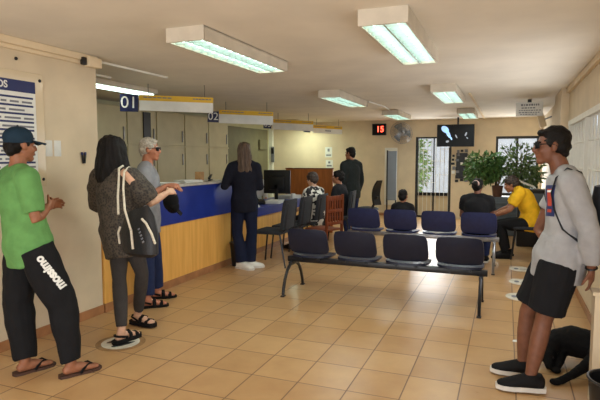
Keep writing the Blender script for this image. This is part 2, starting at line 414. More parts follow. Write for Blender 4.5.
tag(obj('conduit', MB().bb((-3.80, 4.1, HC-.022), (-3.77, 5.25, HC), .003), M['white']), 'white cable strip on the ceiling above the number 01 sign', 'conduit')
tag(obj('conduit', MB().bb((-4.42, 4.4, HC-.022), (-4.39, 5.0, HC), .003), M['white']), 'short white cable strip on the ceiling at the left wall corner', 'conduit')
tag(obj('conduit', MB().bb((-.56, 8.2, HC-.02), (-.525, YF, HC), .003), M['trim']), 'cream cable strip on the ceiling running to the far wall', 'conduit')
tag(obj('conduit', MB().tube([(-2.22, 8.75, HC-.012), (-2.15, 9.6, HC-.012), (-2.22, 10.5, HC-.012)], .011, 6), M['white']), 'white cable on the ceiling joining the two far left lamps', 'conduit')

# ------------------------------------------------------------------ number signs
def sign(a, b, z0, z1, num, plate, label, drop=.02, word=False):
    a, b = V((*a, 0)), V((*b, 0)); d = (b-a).normalized(); L = (b-a).length
    t = thing('queue_sign', label, 'sign', (*a.xy, 0), 0, 'hanging counter number signs'); zm = (z0+z1)/2; h = z1-z0
    ang = math.atan2(d.y, d.x); R = Matrix.Rotation(ang, 3, 'Z') @ Matrix.Rotation(math.atan2(drop, L), 3, 'Y')
    def at(u, v, o=0): return R @ V((u, -o, v))+V((0, 0, zm))
    obj('white_board', MB().box(at(L/2, -.036), (L, .03, h-.072), R), M['paper'], t, smooth=False)
    yb = obj('yellow_band', MB().box(at(L/2, h/2-.036), (L, .031, .072), R), M['yellow'], t, smooth=False)
    for u0, u1 in ((.05, .42), (.72, .95)):
        u = u0; m = MB()
        while u < u1: w = random.uniform(.03, .07); m.box(at((u+w/2)*L, h/2-.03, .017), (w*L*.8, .002, .014), R); u += w
        obj('small_lettering', m, M['greyink'], yb, smooth=False)
    if word:
        m = MB()
        for k in range(6): m.box(at(L*(.42+k*.035), -.03, .016), (L*.025, .002, .035), R)
        obj('lettering', m, M['greyink'], t, smooth=False)
    if plate:
        px, pw = plate; p = obj('number_plate', MB().box(at(px, -.01), (pw, .04, pw*.98), R), M['signnavy'], t, smooth=False)
        text('number', num, pw*.95, M['paper'], basis(at(px, -.01, .0215), R @ V((1, 0, 0)), (0, 0, 1)), p, .0008)
    for u in (.12, .88):
        q = at(L*u, h/2); obj('hanging_wire', MB().tube([q, (q.x, q.y, HC)], .004, 5), M['blackmetal'], t)
    return t
sign((-4.475, 5.6), (-3.668, 6.1), 2.155, 2.357, '01', (-.125, .225), 'hanging yellow and white sign with a navy 01 plate, nearest counter sign')
sign((-4.635, 7.9), (-3.842, 8.4), 2.135, 2.36, '02', (-.10, .19), 'hanging yellow and white counter sign with the navy 02 plate', .025)
sign((-4.712, 10.3), (-3.978, 10.8), 2.145, 2.36, '03', (-.12, .17), 'hanging yellow and white counter sign just right of the 02 sign, over the shaded end of the office wall', .03)
sign((-4.53, 12.3), (-3.93, 12.8), 2.155, 2.348, '04', (-.16, .17), 'farthest hanging counter sign with a small grey word, over the lit wall', .03, True)

# ------------------------------------------------------------------ counter and cabinets
c = thing('service_counter', 'tall reception counter with blue upper panel and honey wood base', 'counter', (-3.68, 5.3, 0))
obj('wood_front', MB().bb((-.04, -1.29, .09), (0, 1.3, .755)), M['wood'], c, smooth=False)
obj('blue_panel', MB().bb((-.05, -1.29, .755), (.015, 1.3, 1.19), .004), M['blue_lam'], c, smooth=False)
obj('plinth', MB().bb((-.06, -1.29, 0), (.006, 1.3, .09)), M['base'], c, smooth=False)
obj('worktop', MB().bb((-.42, -1.29, 1.19), (.03, 1.3, 1.222), .005), M['greytop'], c, smooth=False)
obj('end_panel', MB().bb((-.4, 1.26, 0), (0, 1.3, 1.19)), M['wood'], c, smooth=False)
obj('inner_panel', MB().bb((-.4, -1.29, 0), (-.37, 1.3, 1.19)), M['wood'], c, smooth=False)
c = thing('service_desk', 'low service desk with blue edge beyond the tall counter, holding the monitor', 'desk', (-3.66, 8.2, 0))
obj('wood_front', MB().bb((-.06, -1.59, .09), (-.02, 1.7, .60)), M['wood'], c, smooth=False)
obj('blue_edge', MB().bb((-.05, -1.59, .60), (.0, 1.7, .715), .004), M['blue_lam'], c, smooth=False)
obj('worktop', MB().bb((-.75, -1.59, .715), (.015, 1.7, .738), .004), M['blue_lam'], c, smooth=False)
obj('plinth', MB().bb((-.08, -1.59, 0), (-.03, 1.7, .09)), M['base'], c, smooth=False)
obj('side_panel', MB().bb((-.74, 1.66, 0), (-.04, 1.7, .715)), M['wood'], c, smooth=False)
c = thing('desk_divider', 'orange wood desk divider board below the pale green wall', 'divider', (-3.8, 10.1, 0))
obj('board', MB().bb((-.52, -.02, .0), (.52, .02, 1.30), .006), M['orange_wood'], c, smooth=False)
obj('top_rail', MB().bb((-.53, -.026, 1.30), (.53, .026, 1.325), .004), M['red_wood'], c, smooth=False)
c0 = None; YC = [4.2, 5.8, 7.15, 8.05, 9.0, 9.8, 10.6]
ys = [5.0, 5.9, 7.15, 7.95, 8.85, 9.75, 10.6]
for i, (a, b) in enumerate(zip(ys, ys[1:])):
    lab = ['first cream office cupboard, behind the long-haired woman', 'cream cupboard behind the white-haired man', 'cream cupboard right of the dark gap, behind the old man',
           'cream cupboard below the right end of the 01 sign', 'cream cupboard behind the counter papers, second from the dark wall-shade sheet', 'cream cupboard farthest along the row, beside the dark wall-shade sheet'][i]
    t = thing('cupboard', lab, 'cupboard', (-5.98, (a+b)/2, 0), 0, 'cream cupboards behind the counter'); w = (b-a)/2-.006
    obj('body', MB().bb((-.31, -w, 0), (-.022, w, 2.4)), M['cab'], t, smooth=False)
    for z0, z1 in ((.1, 1.74), (1.77, 2.38)):
        if z0 < 1: obj('ledge', MB().bb((-.02, -w, 1.742), (.014, w, 1.768)), M['cab'], t, smooth=False)
        dd = obj('door', MB().bb((-.02, -w+.012, z0), (0, w-.012, z1), .004), M['cab'], t, smooth=False)
        zc = 1.5 if z0 < 1 else 1.95; obj('handle', MB().bb((0, w-.1, zc-.11), (.02, w-.075, zc+.11), .004), M['chrome'], dd)
tag(obj('wall_shade_sheet', MB().bb((XO+.001, 10.75, 0), (XO+.05, 13.3, 2.3), .006), M['panel'], smooth=False), 'dark olive sheet standing in for shade on the wall past the cupboards', 'panel')  # added sheet, its dark colour stands for the unlit stretch of wall
tag(obj('wall_switch_box', MB().bb((XO+.05, 12.7, 1.75), (XO+.11, 13.15, 2.02), .01), M['panel']), 'small dark box on the olive wall-shade sheet', 'box')
t = thing('intercom', 'grey intercom with a dark speaker on the white corner post', 'intercom', (-6.15, YF-.13, 1.62))
obj('body', MB().bb((-.07, -.03, -.22), (.03, .009, .22), .01), M['greyink'], t); obj('speaker', MB().bb((-.06, -.035, .02), (.02, -.03, .18)), M['black'], t, smooth=False)
tag(obj('gap_shade', MB().bb((-5.975, 7.56, 1.80), (-5.955, 7.76, 2.34), .004), M['black'], smooth=False), 'narrow black strip standing in for the shade of a gap between upper cupboards', 'panel')  # shade of an unlit gap, laid on as a black strip
# counter-top clutter
def paper_stack(loc, rz, w, l, h, label, grp, m=None):
    b = MB(); n = 4
    for k in range(n): b.box((random.uniform(-.008, .008), random.uniform(-.008, .008), h*(k+.5)/n), (w, l, h/n*.95), Matrix.Rotation(random.uniform(-.12, .12), 3, 'Z'))
    o = obj('paper_stack', b, m or M['paper'], loc=loc, smooth=False); o.rotation_euler.z = rz; return tag(o, label, 'papers', grp)
paper_stack((-3.86, 5.3, 1.223), .3, .21, .3, .014, 'white papers on the tall counter near the old man', 'papers on the counters')
paper_stack((-3.84, 5.75, 1.223), -.2, .21, .3, .03, 'thicker papers on the tall counter by the brown box', 'papers on the counters')
tag(obj('card_box', MB().bb((-.04, -.05, 0), (.04, .05, .13), .003), M['box'], loc=(-3.82, 5.98, 1.223)), 'small brown carton upright on the tall counter', 'box')
t = thing('desk_stapler', 'black stapler on the tall counter beside the brown carton', 'stapler', (-3.82, 6.25, 1.223), .4)
obj('base', MB().bb((-.02, -.11, 0), (.02, .11, .02), .006), M['black'], t); obj('arm', MB().bar((0, -.11, .035), (0, .11, .075), .035, .025, bev=.006), M['black'], t)
paper_stack((-3.80, 8.35, .739), .2, .25, .4, .05, 'heap of white papers on the low desk in front of the monitor', 'papers on the counters')
paper_stack((-3.95, 9.42, .739), -.3, .3, .35, .07, 'pile of pale folders on the low desk near the divider', 'papers on the counters')
paper_stack((-3.85, 7.6, .739), .5, .2, .28, .02, 'few white sheets on the low desk by the clerk', 'papers on the counters')
t = thing('paper_cup', 'white cup on the low desk near the divider', 'cup', (-3.75, 9.1, .739)); obj('cup', MB().lathe((0, 0, 0), [(.03, 0), (.045, .12), (.04, .12), (.027, .01)]), M['paper'], t)
t = thing('computer_monitor', 'black monitor seen from behind on the low blue desk', 'monitor', (-3.97, 8.85, .739), 0)
obj('screen_housing', MB().bb((-.27, -.02, .13), (.27, .02, .57), .012).bb((-.16, -.05, .2), (.16, -.02, .45), .02), M['black'], t)
obj('stand', MB().bb((-.035, -.05, .0), (.035, -.025, .3), .008), M['black'], t); obj('base', MB().bb((-.13, -.1, 0), (.13, .1, .018), .008), M['black'], t)
t = thing('desk_telephone', 'black telephone on the low desk next to the monitor', 'telephone', (-3.92, 8.02, .748), .6)
obj('body', MB().box((0, 0, .035), (.16, .2, .05), Matrix.Rotation(.2, 3, 'X'), .01), M['black'], t); obj('handset', MB().tube([(-.06, -.1, .08), (-.06, -.05, .1), (-.06, .05, .1), (-.06, .1, .08)], [.025, .016, .016, .025]), M['black'], t)
t = thing('waste_basket', 'small black waste bin against the counter behind the standing woman', 'bin', (-3.53, 6.52, 0))
obj('shell', MB().lathe((0, 0, 0), [(.10, 0), (.125, .33), (.117, .33), (.093, .01)]), M['black'], t); obj('rim', MB().lathe((0, 0, .318), [(.124, 0), (.132, 0), (.132, .02), (.124, .02)]), M['blackmetal'], t)

# ------------------------------------------------------------------ wall things, left
t = thing('service_poster', 'price poster with navy header in a clear holder on the left wall', 'poster', (XL, 3.0, 0))
obj('holder', MB().bb((.001, -1.1, 1.30), (.008, .372, 2.245), .002), M['acrylic'], t, smooth=False)
sh = obj('sheet', MB().bb((.008, -1.0, 1.42), (.011, .285, 2.17)), M['paper'], t, smooth=False)
obj('header', MB().bb((.011, -1.0, 2.075), (.0125, .285, 2.17)), M['navyink'], sh, smooth=False)
text('heading', 'IOS', .078, M['paper'], basis((.0132, -.035, 2.122), (0, 1, 0), (0, 0, 1)), sh, .0006, bold=.002)
m = MB(); m2 = MB()
for k in range(9):
    z = 2.03-.066*k; m.bb((.011, -1.0, z-.006), (.0122, .26, z+.010))
    y = -.95
    while y < .2: w = random.uniform(.04, .16); m2.bb((.011, y, z-.042), (.0122, min(y+w, .26), z-.026)); y += w+.03
obj('table_rule', m, M['navyink'], sh, smooth=False); obj('table_print', m2, M['greyink'], sh, smooth=False)
for z in (2.19, 1.36): obj('fixing_screw', MB().ell((.012, .335, z), (.008, .014, .014)), M['blackmetal'], t)
n0 = None
for y, lab in ((3.41, 'small white notice on the left wall touching the poster holder'), (3.505, 'small white notice on the left wall, the right one of two')):
    o = obj('wall_notice', MB().bb((0, -.038, -.07), (.004, .038, .07), .001), M['paper'], loc=(XL, y, 1.625)); tag(o, lab, 'notice', 'small notices beside the poster')
for y, ti, lab in ((3.785, .12, 'left of two black pens clipped on the cream wall'), (3.815, -.12, 'right of two black pens clipped on the cream wall')):
    t = thing('wall_pen', lab, 'pen', (XL+.012, y, 1.54), 0, 'black pens clipped on the wall'); d = V((0, -ti, 1)).normalized()
    obj('barrel', MB().tube([-d*.05, d*.03], .009, 8), M['black'], t); obj('cap', MB().tube([d*.03, d*.055], .0105, 8), M['navyink'], t)
t = thing('junction_box', 'cream junction box under the cornice at the wall corner', 'box', (XL, 3.9, 2.43)); obj('cover', MB().bb((.03, -.08, -.045), (.1, .08, .045), .006), M['trim'], t); obj('connector', MB().bb((.035, -.13, -.035), (.075, -.085, .035), .006), M['black'], t)
tag(obj('wall_hook', MB().ell((0, 0, 0), (.012, .014, .014)), M['blackmetal'], loc=(XL+.005, 3.12, 2.34)), 'small dark screw in the wall above the poster', 'screw')
t = thing('floor_sticker', 'round floor marker with black footprints under the long-haired woman', 'sticker', (-2.96, 3.39, 0))
obj('disc', MB().lathe((0, 0, 0), [(.20, 0), (.20, .002)], 40), M['stickrim'], t); obj('white_disc', MB().lathe((0, 0, .002), [(.155, 0), (.155, .0012)], 40), M['stick'], t)
for s in (-1, 1):
    o_ = [(s*.055+.03*math.cos(a)*(1-.2*math.sin(a)), .1*math.sin(a)) for a in [2*PI*k/16 for k in range(16)]]
    obj('footprint', MB().prism(o_, .0033, .0042, Matrix.Rotation(-.5, 4, 'Z')), M['black'], t, smooth=False)
for x, y, lab in ((.215, 7.74, 'worn white floor label nearest the yellow-shirted person'), (.209, 6.93, 'white floor label in the middle of the row behind the standing man'), (.171, 6.17, 'white floor label just behind the standing man\'s knees')):
    t = thing('floor_label', lab, 'sticker', (x, y, 0), 0, 'white labels on the floor')
    obj('label_base', MB().prism([(.14*math.cos(a), .17*math.sin(a)) for a in [2*PI*k/20 for k in range(20)]], 0, .002), M['stick'], t, smooth=False)
    obj('label_print', MB().prism([(-.05+.03*math.cos(a), .05*math.sin(a)) for a in [2*PI*k/12 for k in range(12)]], .002, .003).bb((0, -.02, .002), (.1, .0, .003)), M['greyink'], t, smooth=False)
tag(obj('paper_scrap', MB().prism([(-.03, -.02), (.02, -.03), (.03, .03), (-.02, .02)], .001, .004), M['paper'], loc=(.118, 4.65, 0), smooth=False), 'tiny white paper scrap on the tiles behind the standing man\'s legs', 'paper')

# ------------------------------------------------------------------ benches
def squircle(u, v, k=.28):
    """map square to rounded rectangle by pulling the corners in"""
    return u*(1-k*.5*v*v*v*v*abs(u)), v*(1-k*.5*u*u*u*u*abs(v))
def bench(n, pitch, loc, zs, zt, plast, legm, names, label, cat='bench'):
    t = thing('waiting_bench', label, cat, loc, 0); W = pitch*n
    obj('beam', MB().bb((-W/2+.0, .13, zs-.085), (W/2-.0, .19, zs-.025), .006), legm, t)
    for i in range(n):
        x = -W/2+pitch*(i+.5); hw = .24 if n == 4 else .235
        def fb(u, v):
            uu, vv = squircle(u, v, .2); h = (zt-zs-.02)/2
            y = .075-.06*vv-.0+.035*(1-uu*uu)*-1+.02*(vv*vv)
            return (x+uu*hw*(1-.02*(vv+1)), y, zs+.02+h*(vv+1)), (-.12*uu, -1, .1)
        obj('backrest', MB().shell(fb, 14, 10, .022), plast, t)
        def fs(u, v):
            uu, vv = squircle(u, v, .3); d = .21; z = zs-.02+.012*uu*uu-.03*max(0, vv-.5)+.02*max(0, -vv-.5)
            return (x+uu*hw*.97, .30+vv*d, z), (0, 0, 1)
        s = obj('seat', MB().shell(fs, 14, 10, .022), plast, t)
        obj('bracket', MB().bb((x-.12, .11, zs-.05), (x-.09, .4, zs-.03)).bb((x+.09, .11, zs-.05), (x+.12, .4, zs-.03)), legm, s, smooth=False)
    for sx in (-W/2+.06, W/2-.06):
        g = obj('leg_frame', MB().bb((sx-.02, .06, zs-.12), (sx+.02, .26, zs-.075), .005), legm, t)
        for y1, yk in ((-.14, -.02), (.46, .40)):
            y0 = .08 if y1 < 0 else .24; zk = zs-.1
            pts = [V((sx, y0, zk)), V((sx, y0+(y1-y0)*.42, zk-.055)), V((sx, y0+(y1-y0)*.75, zk-.15)), V((sx, y0+(y1-y0)*.94, zk-.25)), V((sx, y1, .012))]
            obj('leg', MB().tube(pts, [(.017, .022)]*5, 8, (1, 0, 0)), legm, g)
            obj('foot_cap', MB().bb((sx-.022, y1-.03, 0), (sx+.022, y1+.03, .014), .004), M['black'], g)
    return t
b1 = bench(4, .547, (-1.24, 5.36, 0), .43, .75, M['navy_pl'], M['blackmetal'], 0, 'front waiting bench of four empty navy plastic seats seen from behind')
b2 = bench(4, .535, (-1.135, 7.36, 0), .48, .805, M['blue_pl'], M['chrome'], 0, 'second waiting bench of four brighter blue seats, behind the front bench')
def mags(loc, rz, label, m, w=.21, l=.29):
    b = MB(); 
    for k in range(2): b.box((.02*k, .01*k, .004+.007*k), (w, l, .006), Matrix.Rotation(.25*k, 3, 'Z'))
    o = obj('newspaper', b, m, loc=loc, smooth=False); o.rotation_euler.z = rz; tag(o, label, 'newspaper', 'newspapers left on the second bench')
mags((-.86, 7.63, .482), .6, 'white folded newspaper on the third seat of the second bench', M['paper'], .3, .3)
mags((-1.93, 7.63, .482), .2, 'grey magazine on the leftmost seat of the second bench', M['greyink'])

# ------------------------------------------------------------------ chairs
def visitor_chair(loc, rz, label):
    t = thing('visitor_chair', label, 'chair', loc, rz, 'dark visitor chairs along the desk')   # faces +y
    obj('seat', MB().bb((-.23, -.2, .46), (.23, .24, .51), .02), M['darkfab'], t)
    obj('backrest', MB().shell(lambda u, v: ((u*.225*(1-.12*max(0, v)**3), -.23-.05*(v+1)/2+.02*u*u, .54+(v+1)*.205), (0, -1, .1)), 10, 8, .045), M['darkfab'], t)
    for sx in (-1, 1):
        obj('leg', MB().tube([(sx*.21, .2, .47), (sx*.22, .25, 0)], .013, 8), M['blackmetal'], t)
        obj('leg', MB().tube([(sx*.21, -.18, .47), (sx*.22, -.27, 0)], .013, 8), M['blackmetal'], t)
        obj('back_post', MB().tube([(sx*.17, -.16, .47), (sx*.17, -.24, .52), (sx*.16, -.285, .9)], .011, 8), M['blackmetal'], t)
    return t
v0 = visitor_chair((-3.10, 6.80, 0), PI/2, 'dark visitor chair nearest the camera, facing the low blue desk')
dup(v0, (-3.08, 7.40, 0), PI/2, 'dark visitor chair in the middle of the row at the low desk')
dup(v0, (-3.03, 8.00, 0), PI/2, 'dark visitor chair under the person in the black and white blouse')
dup(v0, (-2.78, 8.9, 0), PI/2+.1, 'dark visitor chair under the person in black beside the standing man')
dup(v0, (.36, 8.62, 0), PI/2-.05, 'dark chair under the person in the yellow shirt')
t = thing('wooden_chair', 'reddish wooden slat-back chair behind the front bench', 'chair', (-2.60, 7.56, 0), 1.2)
obj('seat', MB().bb((-.2, -.2, .43), (.2, .22, .46), .01), M['red_wood'], t)
for sx in (-1, 1):
    obj('leg', MB().tube([(sx*.18, .19, .43), (sx*.18, .19, 0)], .018, 8), M['red_wood'], t)
    obj('back_post', MB().bar((sx*.18, -.19, 0), (sx*.18, -.22, .98), .035, .03), M['red_wood'], t, smooth=False)
for z, h in ((.93, .07), (.74, .05), (.55, .05)): obj('back_rail', MB().bb((-.18, -.225, z-h/2), (.18, -.2, z+h/2), .004), M['red_wood'], t)
for k in range(5): obj('back_slat', MB().bb((-.12+.06*k-.014, -.222, .55), (-.12+.06*k+.014, -.206, .93)), M['red_wood'], t, smooth=False)
t = thing('office_chair', 'black swivel office chair with a curved back beside the standing man', 'chair', (-2.66, 10.5, 0), 1.0)
obj('seat', MB().ell((0, 0, .48), (.24, .24, .05)), M['darkfab'], t)
obj('backrest', MB().shell(lambda u, v: ((u*.10*(1-.4*max(0, v)**2), -.25-.07*v*v-.03*v, .83+v*.25), (0, -1, 0)), 8, 10, .04), M['black'], t)
obj('back_arm', MB().bar((0, -.1, .45), (0, -.3, .75), .05, .02), M['black'], t); obj('column', MB().tube([(0, 0, .08), (0, 0, .46)], .03), M['chrome'], t)
for k in range(5):
    a = 2*PI*k/5; l = obj('leg', MB().bar((0, 0, .1), (.28*math.cos(a), .28*math.sin(a), .07), .035, .03), M['black'], t); obj('caster', MB().ell((.28*math.cos(a), .28*math.sin(a), .03), (.03, .03, .03)), M['black'], l)

dup(t, (-4.66, 9.3, 0), -.9, 'black swivel chair under the clerk behind the low desk')
# ------------------------------------------------------------------ far wall things
t = thing('queue_display', 'black queue display with red 15 on the far wall', 'display', (-3.14, YF, 2.27))
obj('case', MB().bb((-.185, -.07, -.15), (.185, 0, .15), .01), M['black'], t); obj('face', MB().bb((-.16, -.073, -.125), (.16, -.07, .125)), M['screenoff'], t, smooth=False)
text('digits', '15', .21, M['led'], basis((.03, -.0745, 0), (1, 0, 0), (0, 0, 1)), t, .0005, bold=.003)
t = thing('wall_fan', 'grey wall fan in a wire cage below the farthest left lamp', 'fan', (-2.50, 13.2, 2.15))
obj('wall_bracket', MB().bar((0, .4, .05), (0, .06, 0), .05, .05).bb((-.06, .37, -.05), (.06, .4, .15), .01), M['chrome'], t); obj('motor', MB().tube([(0, .08, 0), (0, -.02, 0)], [.06, .05], 14), M['chrome'], t)
tilt = Matrix.Rotation(-.3, 4, 'X') @ Matrix.Rotation(.5, 4, 'Z')
cg = MB(); R_ = .285
for k in range(36):
    a = 2*PI*k/36; c_, s_ = math.cos(a), math.sin(a)
    cg.tube([tilt @ V((r*c_, y, r*s_)) for r, y in ((.04, -.12), (R_*.7, -.11), (R_, -.03), (R_*.7, .05), (.05, .06))], .004, 4)
for r, y in ((R_, -.03), (R_*.7, -.11), (R_*.4, -.12)): cg.tube([tilt @ V((r*math.cos(2*PI*k/32), y, r*math.sin(2*PI*k/32))) for k in range(33)], .006, 5)
obj('cage', cg, M['chrome'], t)
for k in range(3):
    a = 2*PI*k/3
    obj('blade', MB().shell(lambda u, v, a=a: (tilt @ V(((.15+.09*u)*math.cos(a+v*.45), -.04+.03*v, (.15+.09*u)*math.sin(a+v*.45))), tilt.to_3x3() @ V((0, 1, .2))), 4, 6, .004), M['greycab'], t)
obj('hub_cap', MB().ell(tilt @ V((0, -.125, 0)), (.05, .02, .05)), M['chrome'], t)
t = thing('television', 'wall-hung television with a pale blue figure on a dark screen', 'television', (-1.16, 13.0, 2.06))
obj('case', MB().bb((-.43, -.03, -.265), (.43, .03, .265), .008), M['black'], t); sc = obj('screen', MB().bb((-.415, -.033, -.25), (.415, -.03, .25)), M['screenoff'], t, smooth=False)
pic = MB(); pic2 = MB()
def blob(mb, cx, cz, a, b, rot, n=14): mb.prism([(cx+a*math.cos(q)*math.cos(rot)-b*math.sin(q)*math.sin(rot), cz+a*math.cos(q)*math.sin(rot)+b*math.sin(q)*math.cos(rot)) for q in [2*PI*k/n for k in range(n)]], .033, .035, Matrix.Rotation(PI/2, 4, 'X'))
blob(pic, -.24, .15, .1, .07, -.7); blob(pic, -.17, .05, .12, .04, -1.1); blob(pic, -.1, -.06, .05, .02, -1); blob(pic2, -.18, -.14, .04, .025, .3); blob(pic2, .02, -.02, .05, .015, -1.1); blob(pic2, .24, .03, .05, .02, 1.2); blob(pic2, .27, -.06, .03, .012, -.8)
obj('picture', pic, M['tvblue'], sc, smooth=False); obj('picture_detail', pic2, M['tvgrey'], sc, smooth=False)
obj('ceiling_bracket', MB().tube([(.05, .05, 0), (.05, .05, HC-2.06)], .022, 8).bb((-.05, .03, -.1), (.15, .06, .1)), M['blackmetal'], t)
t = thing('panel_stand', 'grey glass panel on black posts left of the grilled door', 'panel', (-2.80, 13.2, 0), 0)
obj('glass_panel', MB().bb((-.02, -.02, .45), (.20, .02, 1.70), .005), M['mirror'], t, smooth=False); obj('side_frame', MB().bb((-.05, -.03, .40), (-.02, .03, 1.72), .004), M['blackmetal'], t)
for x in (-.035, .19):
    p_ = obj('post', MB().bb((x-.015, -.015, 0), (x+.015, .015, .45)), M['blackmetal'], t, smooth=False); obj('foot', MB().bb((x-.02, -.15, 0), (x+.02, .15, .02)), M['blackmetal'], p_, smooth=False)
tag(obj('white_board', MB().bb((-.16, -.02, -.75), (.17, 0, .75), .004), M['white'], loc=(-2.83, YF, 1.04), smooth=False), 'tall white board on the far wall behind the grey glass panel', 'board')
t = thing('photo_collage', 'black and white photo collage on the far wall left of the plants', 'collage', (-1.04, YF, 1.33))
obj('backing', MB().bb((-.14, -.015, -.32), (.12, 0, .32)), M['black'], t, smooth=False)
for i in range(5):
    for j in range(8):
        x, z = -.2+i*.1+random.uniform(-.02, .02), -.37+j*.105+random.uniform(-.02, .02)
        if abs(x)/.24+abs(z)/.44 > 1.45: continue
        obj('photo', MB().box((x, -.018-.004*((i+j) % 2), z), (random.uniform(.055, .085), .006, random.uniform(.05, .085))), random.choice([M['black'], M['black'], M['paper'], M['greyink']]), t, smooth=False)
paper = lambda name, loc, w, h, lab, grp=None: tag(obj(name, MB().bb((-w/2, -.004, -h/2), (w/2, 0, h/2)), M['paper'], loc=loc, smooth=False), lab, 'notice', grp)
nt = paper('wall_notice', (-4.55, YF-.001, 1.68), .2, .28, 'white notice on the pale green wall, upper of two', 'notices on the green wall'); nt2 = paper('wall_notice', (-4.53, YF-.001, 1.36), .2, .22, 'white notice on the pale green wall, lower of two', 'notices on the green wall')
for o_, hh in ((nt, .1), (nt2, .07)): obj('print', MB().bb((-.07, -.006, -hh), (.07, -.004, -hh+.04)).bb((-.03, -.006, hh*.2), (.03, -.004, hh)), M['greyink'], o_, smooth=False)
t = thing('hanging_notice', 'white notice board hanging from the ceiling above the standing man', 'sign', (.32, 9.5, 0))
bd = obj('board', MB().bb((-.205, -.012, 2.225), (.205, .012, 2.45), .004), M['paper'], t, smooth=False); obj('hanger', MB().bb((-.03, -.02, 2.45), (.03, .02, HC), .004), M['black'], t)
for z, x0, x1, h in ((2.41, -.13, .14, .03), (2.36, -.12, .08, .018), (2.32, -.16, .16, .014), (2.285, -.16, .15, .014), (2.255, -.14, .1, .012)):
    x = x0; m = MB()
    while x < x1: w = random.uniform(.015, .04); m.bb((x, -.0135, z-h/2), (x+w, -.012, z+h/2)); x += w+.012
    obj('lettering', m, M['greyink'], bd, smooth=False)
t = thing('wall_speaker', 'small white speaker on the far wall corner below the hanging notice', 'speaker', (.60, 11.2, 2.27)); obj('body', MB().box((0, 0, 0), (.12, .14, .3), Matrix.Rotation(-.3, 3, 'Y'), .02), M['trim'], t); obj('bracket', MB().bar((.04, .02, 0), (.18, .02, .06), .03, .03), M['chrome'], t)
# plants and the low cabinet
t = thing('low_cabinet', 'blue grey louvred cabinet under the plant pots', 'cabinet', (.12, 11.2, 0))
obj('body', MB().bb((-.42, -.25, 0), (.5, .25, .76), .01), M['greycab'], t)
for k in range(6): obj('louvre', MB().bb((-.38, -.262, .1+k*.1), (.46, -.25, .16+k*.1), .003), M['greycab'], t)
def potted(name, loc, label, pot, stems, fn_list, leafm, n, size, droop):
    t = thing(name, label, 'plant', loc); obj('pot', MB().lathe((0, 0, 0), [(pot[0]*.75, 0), (pot[0], pot[1]), (pot[0]*1.08, pot[1]), (pot[0]*1.08, pot[1]*.85+.02), (pot[0]*.9, pot[1]-.02)]), M['pot'], t)
    s = MB()
    for p in stems: s.tube(p, [.016]+[.011]*(len(p)-2)+[.005], 6)
    st = obj('stem', s, M['bark'], t); mb = MB()
    for fn, q in zip(fn_list, n): leaves(mb, q, fn, size, droop)
    obj('foliage', mb, leafm, t, smooth=False); return t
st1 = [[(0, 0, .1), (random.uniform(-.05, .05), 0, .35), (-.45+.13*k, random.uniform(-.2, .2), .7-.04*abs(k-3))] for k in range(6)]
potted('bushy_plant', (-.16, 11.08, .76), 'dense green bushy plant hanging left over its brown pot', (.11, .22), st1,
       [rnd_ell((-.3, 0, .55), (.36, .3, .33), .2), rnd_ell((-.1, 0, .6), (.25, .25, .28), .2)], M['leaf'], (900, 450), .10, .45)
st2 = [[(0, 0, .1), (random.uniform(-.05, .05), 0, .5), (-.3+.15*k, random.uniform(-.2, .2), 1.05-.06*abs(k-2))] for k in range(6)]
potted('ficus_plant', (.24, 11.26, .76), 'airy ficus with pale-edged leaves in front of the far window', (.12, .22), st2,
       [rnd_ell((-.02, 0, .62), (.46, .3, .5), .25), rnd_ell((.1, 0, .42), (.35, .3, .25), .25)], M['leaf2'], (520, 330), .11, .3)
t = thing('leaflet', 'white leaflet propped on the dark case behind the standing man\'s chest', 'paper', (.34, 9.6, .99), .2)
obj('sheet', MB().shell(lambda u, v: ((u*.12, v*.09, .10+.05*u*-1+.02*v), (.3, 0, 1)), 4, 4, .004), M['paper'], t)
t = thing('equipment_case', 'dark equipment case by the far window behind the yellow-shirted person', 'case', (.45, 9.9, 0)); obj('body', MB().bb((-.26, -.2, .0), (.2, .2, .99), .02), M['black'], t)
obj('front_panel', MB().bb((-.22, -.21, .55), (.16, -.2, .93), .004), M['greycab'], t); obj('handle', MB().tube([(-.1, -.21, .75), (-.1, -.24, .75), (.05, -.24, .75), (.05, -.21, .75)], .01, 6), M['chrome'], t)
# near waste bin by the partition
t = thing('mesh_bin', 'black mesh waste bin at the bottom right corner by the partition', 'bin', (.585, 3.12, 0))
obj('wall', MB().lathe((0, 0, 0), [(.105, 0), (.14, .36), (.134, .36), (.099, .01)], 32), M['black'], t); obj('rim', MB().tube([(.14*math.cos(2*PI*k/32), .14*math.sin(2*PI*k/32), .362) for k in range(33)], .008, 6), M['blackmetal'], t)
